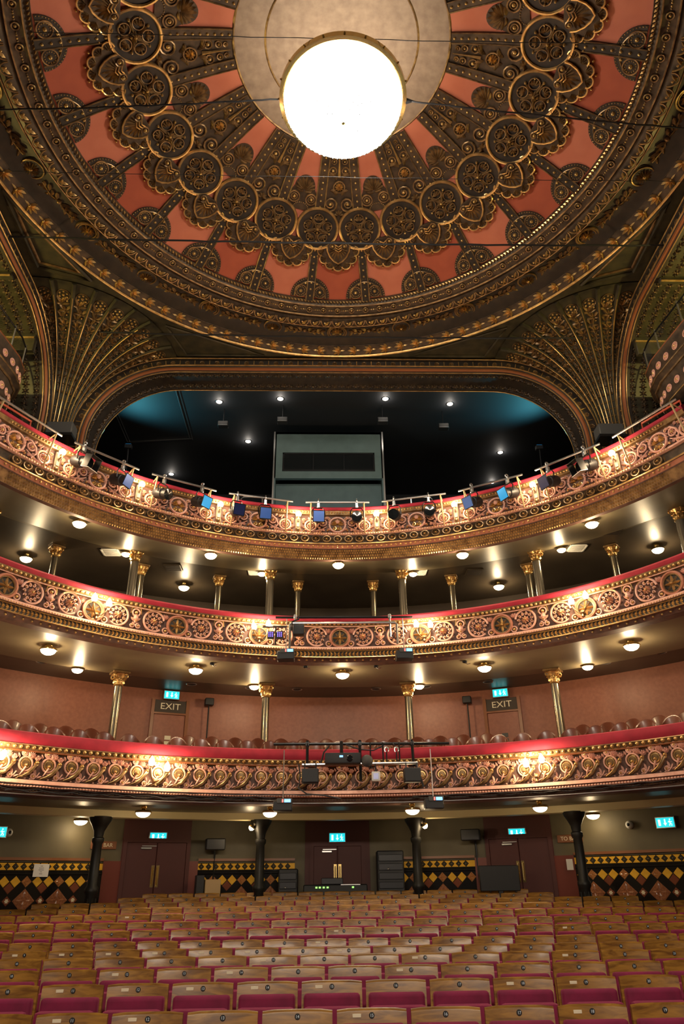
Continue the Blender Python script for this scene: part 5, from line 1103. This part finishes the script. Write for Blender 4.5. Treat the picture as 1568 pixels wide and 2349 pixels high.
LN = ((-49.9, 8.78, 'barn', 'black stage lantern with open barn doors', .3), (-42.3, 8.74, 'gel_blue', 'black stage lantern with dark blue gel', .45), (-34.2, 8.74, 'lens', 'black round stage lantern with bare lens', .4), (-26.8, 8.78, 'gel_cyan', 'black stage lantern with bright blue gel', .45), (-19.8, 8.74, 'gel_navy', 'small dark navy gelled stage lantern', .1), (-14.3, 8.74, 'gel_blue', 'blue gelled stage lantern next to a navy one', -.05), (-3.8, 8.76, 'gel_blue', 'blue gelled stage lantern beside a grey one on the middle bar', 0), (3.8, 8.76, 'lens', 'grey ungelled stage lantern on the middle bar', 0), (11.2, 8.76, 'lens', 'black wide-mouthed stage lantern', -.1), (18.0, 8.75, 'lens', 'black stage lantern with deep round mouth', .2), (26.6, 8.78, 'gel_blue', 'long black stage lantern with blue gel', -.45), (33.6, 8.78, 'gel_cyan', 'long black stage lantern with vivid blue gel', -.5), (41.5, 8.75, 'gel_navy', 'black stage lantern turned aside with clear gel', -.4), (48.7, 8.78, 'barn', 'square black stage lantern with white barn door', -.4))
for a, z, k, lb, tn in LN: lantern(a, z, k, lb, tn, -.35)
# handrails behind the gallery rail
def rail(name, pts, mt, label, r=.016, posts=()):
    e = empty(name); tag(e, label, 'handrail', None, None); b = MB(); b.tube(pts, r, 6, 0); b.obj('rail', mt, e)
    for p in posts: b = MB(); b.tube([p, (p[0], p[1], 8.65)], r, 6, 0); b.obj('post', mt, e)
    return e
for sg in (-1, 1):
    x = sg * 1.92
    o = rail('handrail', [(x - .24, 14.3, 8.8), (x - .24, 14.3, 9.42), (x - .18, 14.3, 9.47), (x + .18, 14.3, 9.47), (x + .24, 14.3, 9.42), (x + .24, 14.3, 8.8)], 'steel', 'hooped steel guard rail beside the projection box'); o['group'] = 'hooped gallery rails'
    P = [pol(C3, R3 + .75, sg * a, 9.45) for a in (44, 46, 50, 54, 58, 62)]
    o = rail('handrail', [P[0] - Vector((0, 0, .5))] + P, 'black_metal', 'long black handrail curving past the pier behind the gallery rail', .016, [tuple(P[2]), tuple(P[4])]); o['group'] = 'long gallery rails'
    p0, p1 = pol(C3, R3 + .3, sg * 57, 9.12), pol(C3, R3 + .3, sg * 64, 9.12); up = Vector((0, 0, .3))
    o = rail('handrail', [p0, p0 + up, p1 + up, p1], 'red_paint', 'red painted guard rail on the gallery front by the pier', .022); o['group'] = 'red guard rails'
    e = empty('pier_box', (sg * 5.75, 12.62, 9.95)); tag(e, 'grey equipment box strapped to the fan vault pier', 'box', 'pier boxes'); b = MB(); b.rbox(-.27, .27, -.16, .16, 0, .3, .02, 1, 0); b.obj('case', 'grey_box', e); b = MB(); b.box(-.3, .3, -.2, .2, -.06, 0, 0); b.obj('shelf', 'black_metal', e, smooth=False); b = MB(); b.tube([(0, 0, -.06), (0, 0, -1.3)], .04, 6, 0); b.obj('stand', 'black_metal', e)

# ================================================================== RIGS ON THE TWO LOWER FRONTS
def hung_box(x, y, z, ztop, label, group):
    e = empty('dimmer_box', (x, y, z)); tag(e, label, 'electrical box', group); b = MB(); b.rbox(-.165, .165, -.12, .12, -.10, .06, .012, 1, 0); b.obj('case', 'black', e); b = MB(); b.rbox(-.10, .165, -.135, -.115, .02, .10, .006, 1, 0); b.obj('display_hood', 'grey_box', e)
    b = MB(); b.box(.03, .14, -.139, -.135, .035, .085, 0); b.obj('blue_display', 'display_blue', e, smooth=False); b = MB(); b.box(-.01, .015, -.139, -.135, .035, .085, 0); b.obj('red_display', 'display_red', e, smooth=False); b = MB(); b.tube([(0, 0, .06), (0, 0, ztop - z)], .01, 6, 0); b.obj('hanging_rod', 'steel', e)
for x in (-1.03, 1.26): hung_box(x, 13.62, 5.61, 6.36, 'black box with lit blue display hung below the second balcony rig', 'second balcony display boxes')
for x, z in ((-1.02, 2.92), (1.64, 2.93)): hung_box(x, 13.62, z, 3.85, 'black box with lit blue display hung below the first balcony rig', 'first balcony display boxes')
e = empty('lighting_rig', (0, 13.6, 0)); tag(e, 'black pipe lighting rig fixed to the second balcony front', 'lighting rig')
b = MB(); b.tube([(-1.25, 0, 6.37), (1.46, 0, 6.37)], .024, 8, 0); b.obj('upper_pipe', 'black_metal', e)
b = MB(); b.tube([(-.96, -.08, 5.72), (-.96, -.08, 6.20), (-.93, -.08, 6.23), (1.1, -.08, 6.23), (1.13, -.08, 6.20), (1.13, -.08, 5.80)], .024, 8, 0); b.obj('lower_pipe', 'steel', e)
for x in (-.86, 1.0):
    b = MB(); b.tube([(x, -.04, 5.95), (x, -.04, 6.42)], .02, 6, 0); b.rbox(x - .03, x + .03, -.07, .0, 6.33, 6.41, .008, 1, 0); b.obj('drop_pipe', 'steel', e)
b = MB(); b.tube([(-1.5, 0, 6.18), (-1.02, 0, 6.18)], .018, 6, 0); b.tube([(-1.24, 0, 5.82), (-1.24, 0, 6.18)], .016, 6, 0); b.obj('side_arm', 'black_metal', e)
e = empty('stage_speaker', (-.79, 13.5, 5.97)); tag(e, 'black moving-head lantern on the second balcony rig', 'stage light'); b = MB(); b.rbox(-.11, .11, -.1, .1, 0, .2, .02, 2, 0); b.obj('head', 'black', e); b = MB(); b.tube([(-.13, 0, .1), (-.13, 0, .28), (.0, 0, .33), (.0, 0, .36)], .015, 6, 0); b.obj('yoke', 'black_metal', e)
e = empty('led_fixture', (-1.24, 13.48, 5.97)); tag(e, 'flat fixture with purple LED columns on the second balcony rig', 'stage light')
for x in (-.085, .085):
    b = MB(); b.rbox(x - .065, x + .065, -.02, .03, -.07, .08, .008, 1, 0); pn = b.obj('panel', 'black', e)
    for i in range(3):
        for j in range(3): b = MB(); b.box(x - .045 + i * .035, x - .025 + i * .035, -.024, -.02, -.035 + j * .035, -.012 + j * .035, 0); b.obj('led', 'led_purple', pn, smooth=False)
e = empty('lighting_rig', (0, 13.6, 0)); tag(e, 'long black pipe rig carrying the projector on the first balcony front', 'lighting rig')
b = MB(); b.tube([(-1.22, .1, 3.97), (2.01, .1, 3.96)], .026, 8, 0); b.obj('upper_pipe', 'black_metal', e); b = MB(); b.tube([(-.69, -.05, 3.58), (1.39, -.05, 3.60)], .026, 8, 0); b.obj('lower_pipe', 'steel', e)
for x in (-.6, .36, 1.32): b = MB(); b.tube([(x, .0, 3.55 if x != .36 else 3.3), (x, .06, 4.02)], .026, 8, 0); b.rbox(x - .035, x + .035, .03, .12, 3.92, 4.0, .008, 1, 0); b.obj('drop_pipe', 'black_metal', e)
for x in (.55, .78, 1.08): b = MB(); b.tube([(x, .05, 3.52), (x, .08, 3.98)], .014, 6, 0); b.obj('hanger', 'black_metal', e)
b = MB(); b.tube([(-.75, -.02, 3.6), (-.72, .0, 3.4), (-.75, 0, 3.2), (-.6, .02, 3.1), (-.3, .05, 3.08), (0, .05, 3.02)], .014, 5, 0); b.obj('cable', 'black', e); b = MB(); b.tube([(-.35, .0, 3.62), (-.3, 0, 3.8), (-.2, .05, 3.92)], .016, 5, 0); b.obj('cable', 'black', e); b = MB(); b.tube([(.1, .08, 3.95), (.35, .06, 3.86), (.6, .06, 3.84), (.8, .08, 3.93)], .012, 5, 0); b.obj('cable', 'black', e); b = MB(); b.tube([(.95, .05, 3.97), (1.05, 0, 3.86), (1.18, .05, 3.93)], .01, 5, 0); b.obj('cable', 'black', e); b = MB(); b.tube([(1.35, -.02, 3.6), (1.42, 0, 3.4), (1.48, .02, 3.2)], .02, 5, 0); b.obj('cable', 'black', e)
e = empty('projector', (.04, 13.5, 3.66)); tag(e, 'flat black projector hung between the pipes of the first balcony rig', 'projector'); b = MB(); b.rbox(-.32, .32, -.14, .14, -.08, .10, .02, 2, 0); b.obj('body', 'black', e); b = MB(); b.lathe([(.05, 0), (.055, .05), (.045, .06), (.001, .05)], 14, 0, Matrix.Translation((.12, -.14, .0)) @ Matrix.Rotation(PI / 2, 4, 'X')); b.obj('lens', 'glass_dark', e); b = MB(); b.box(-.06, 0, -.145, -.14, .02, .05, 0); b.obj('logo_light', 'display_blue', e, smooth=False); b = MB(); b.tube([(-.02, 0, .1), (-.02, .05, .32)], .03, 8, 0); b.obj('mount', 'black_metal', e); light('lamp_light', 'SPOT', (0, .1, -.12), 10, (1, .85, .6), .04, parent=e, spot=130)
for x in (-.54, 1.27):
    e = empty('rig_speaker', (x, 13.48, 3.38)); tag(e, 'square black loudspeaker hanging from the first balcony rig', 'speaker', 'first balcony rig speakers'); b = MB(); b.rbox(-.15, .15, -.1, .1, -.12, .12, .015, 1, 0); b.obj('cabinet', 'black', e); b = MB(); b.box(-.13, .13, -.104, -.1, -.1, .1, 0); b.obj('grille', 'black', e, smooth=False); b = MB(); b.tube([(-.1, 0, .12), (-.1, .05, .22)], .012, 6, 0); b.tube([(.1, 0, .12), (.1, .05, .22)], .012, 6, 0); b.obj('hanger', 'black_metal', e)
e = empty('dome_microphone', (.47, 13.42, 3.62)); tag(e, 'round dark grey dome on the first balcony rig', 'microphone'); b = MB(); b.lathe([(.001, -.11), (.06, -.09), (.1, -.03), (.105, .02), (.09, .07), (.05, .1), (.001, .105)], 18, 0, Matrix.Rotation(PI / 2, 4, 'X')); b.obj('dome', 'grey_box', e); b = MB(); b.tube([(-.1, .06, .0), (0, .02, 0)], .015, 6, 0); b.obj('arm', 'black_metal', e)
e = empty('rig_camera', (.62, 13.45, 3.36)); tag(e, 'small white camera with dark blue lens on a pipe', 'camera'); b = MB(); b.rbox(-.075, .075, -.06, .06, -.08, .08, .015, 2, 0); b.obj('housing', 'white_paint', e); b = MB(); b.box(-.045, .045, -.064, -.06, -.05, .05, 0); b.obj('lens', 'gel_navy', e, smooth=False); b = MB(); b.tube([(0, 0, .08), (0, .08, .22)], .012, 6, 0); b.obj('stalk', 'black_metal', e)
for x in (.84, 1.02):
    e = empty('spring_clamp', (x, 13.6, 3.78)); tag(e, 'steel loop clamp above the lower rig pipe', 'clamp', 'rig loop clamps'); b = MB(); b.tube([(.035 * math.cos(t), 0, .06 + .045 * math.sin(t)) for t in [-.9 + 5 * i / 12 for i in range(13)]], .012, 6, 0); b.obj('loop', 'steel', e); b = MB(); b.tube([(0, 0, .02), (0, 0, -.16)], .012, 6, 0); b.obj('stem', 'black_metal', e)
# cable runs along the foot of the first balcony front
for q, (zz_, a0, a1, amp) in enumerate(((3.10, -50, -9, .02), (3.07, -48, -8, .03), (3.05, -44, -14, .035), (3.13, -52, -4, .012), (3.06, 8, 40, .02), (3.09, 10, 50, .015))):
    n = 60; pts = []
    for i in range(n + 1):
        a = a0 + (a1 - a0) * i / n; pts.append(pol(C1, R1 - .085 - .022 * (q % 4), a, zz_ - amp * abs(math.sin(i * .45 + q)) + .004 * math.sin(i * 1.7)))
    o = MB(); o.tube(pts, .009, 5, 0); tag(o.obj('cable_run', 'black' if q % 3 else 'black_metal'), 'loose black cable sagging along the foot of the first balcony front', 'cable', 'balcony cable runs')
# wires under the dome
def wire(name, p0, p1, sag, r, label, n=40):
    o = MB(); pts = [tuple(p0[k] + (p1[k] - p0[k]) * i / n - (sag * 4 * (i / n) * (1 - i / n) if k == 2 else 0) + (random.uniform(-.012, .012) if k == 2 else 0) for k in range(3)) for i in range(n + 1)]; o.tube(pts, r, 5, 0); tag(o.obj(name, 'black'), label, 'wire')
wire('chandelier_stay', (-6.15, 7.1, 12.3), (-1.02, 7.07, 12.66), .05, .014, 'black stay wire tied to the chandelier on the side without a pointed bracket'); wire('chandelier_stay', (6.15, 7.1, 12.05), (1.02, 7.07, 12.66), .05, .014, 'black stay wire tied to the chandelier rim at a pointed bracket')
wire('dome_cable', (-6.2, 9.7, 12.50), (6.2, 9.7, 12.44), .06, .018, 'black cable stretched across the dome below the medallion ring'); wire('dome_cable', (-6.2, 12.1, 12.35), (6.2, 12.1, 12.25), .07, .018, 'black cable stretched in front of the leaf garland')
wire('dome_cable', (-4.6, 6.2, 12.8), (4.6, 6.2, 12.75), .02, .006, 'hair-thin cable passing behind the chandelier'); wire('dome_cable', (-5.9, 8.3, 12.5), (5.9, 8.3, 12.45), .03, .005, 'hair-thin cable across the salmon panels')
b = MB(); b.lathe([(.05, 0), (.001, .16)], 8, 0, Matrix.Translation((.99, DY + .02, 12.66)) @ Matrix.Rotation(PI / 2, 4, 'Y')); b.obj('stay_bracket', 'black', ch, Matrix.Translation((0, -DY - .02, -12.62)))

# ------------------------------------------------------------------ ceiling hatch frame in the gallery, small hook fittings under the second balcony
def gz(y): return 12.565 + (y - BY - .68) * (13.25 - 12.565) / (21.2 - BY - .68)
HT = [(-3.95, 14.3), (-4.05, 17.05), (-5.84, 17.24), (-5.74, 15.3)]
for i in range(3):
    b = MB(); b.tube([(HT[i][0], HT[i][1], gz(HT[i][1]) - .02), (HT[i + 1][0], HT[i + 1][1], gz(HT[i + 1][1]) - .02)], .016, 5, 0); b.obj('hatch_frame', 'steel', gceil)
    b = MB(); b.tube([(HT[i][0] + .07, HT[i][1], gz(HT[i][1]) - .02), (HT[i + 1][0] + .07, HT[i + 1][1] + .05, gz(HT[i + 1][1]) - .02)], .010, 5, 0); b.obj('hatch_frame', 'steel', gceil)
for x, y in ((-2.52, 14.15), (-.67, 14.4), (.76, 14.4), (2.52, 14.1)):
    e = empty('hook_fitting', (x, y, 5.615)); tag(e, 'small dark hook fitting under the edge of the second balcony', 'fitting', 'second balcony hook fittings'); b = MB(); b.lathe([(.05, 0), (.045, -.03), (.02, -.04)], 12, 0); b.obj('base_plate', 'black_metal', e); b = MB(); b.tube([(0, 0, -.03), (.04, -.03, -.07), (.1, -.05, -.06)], .009, 5, 0); b.obj('hook', 'steel', e)
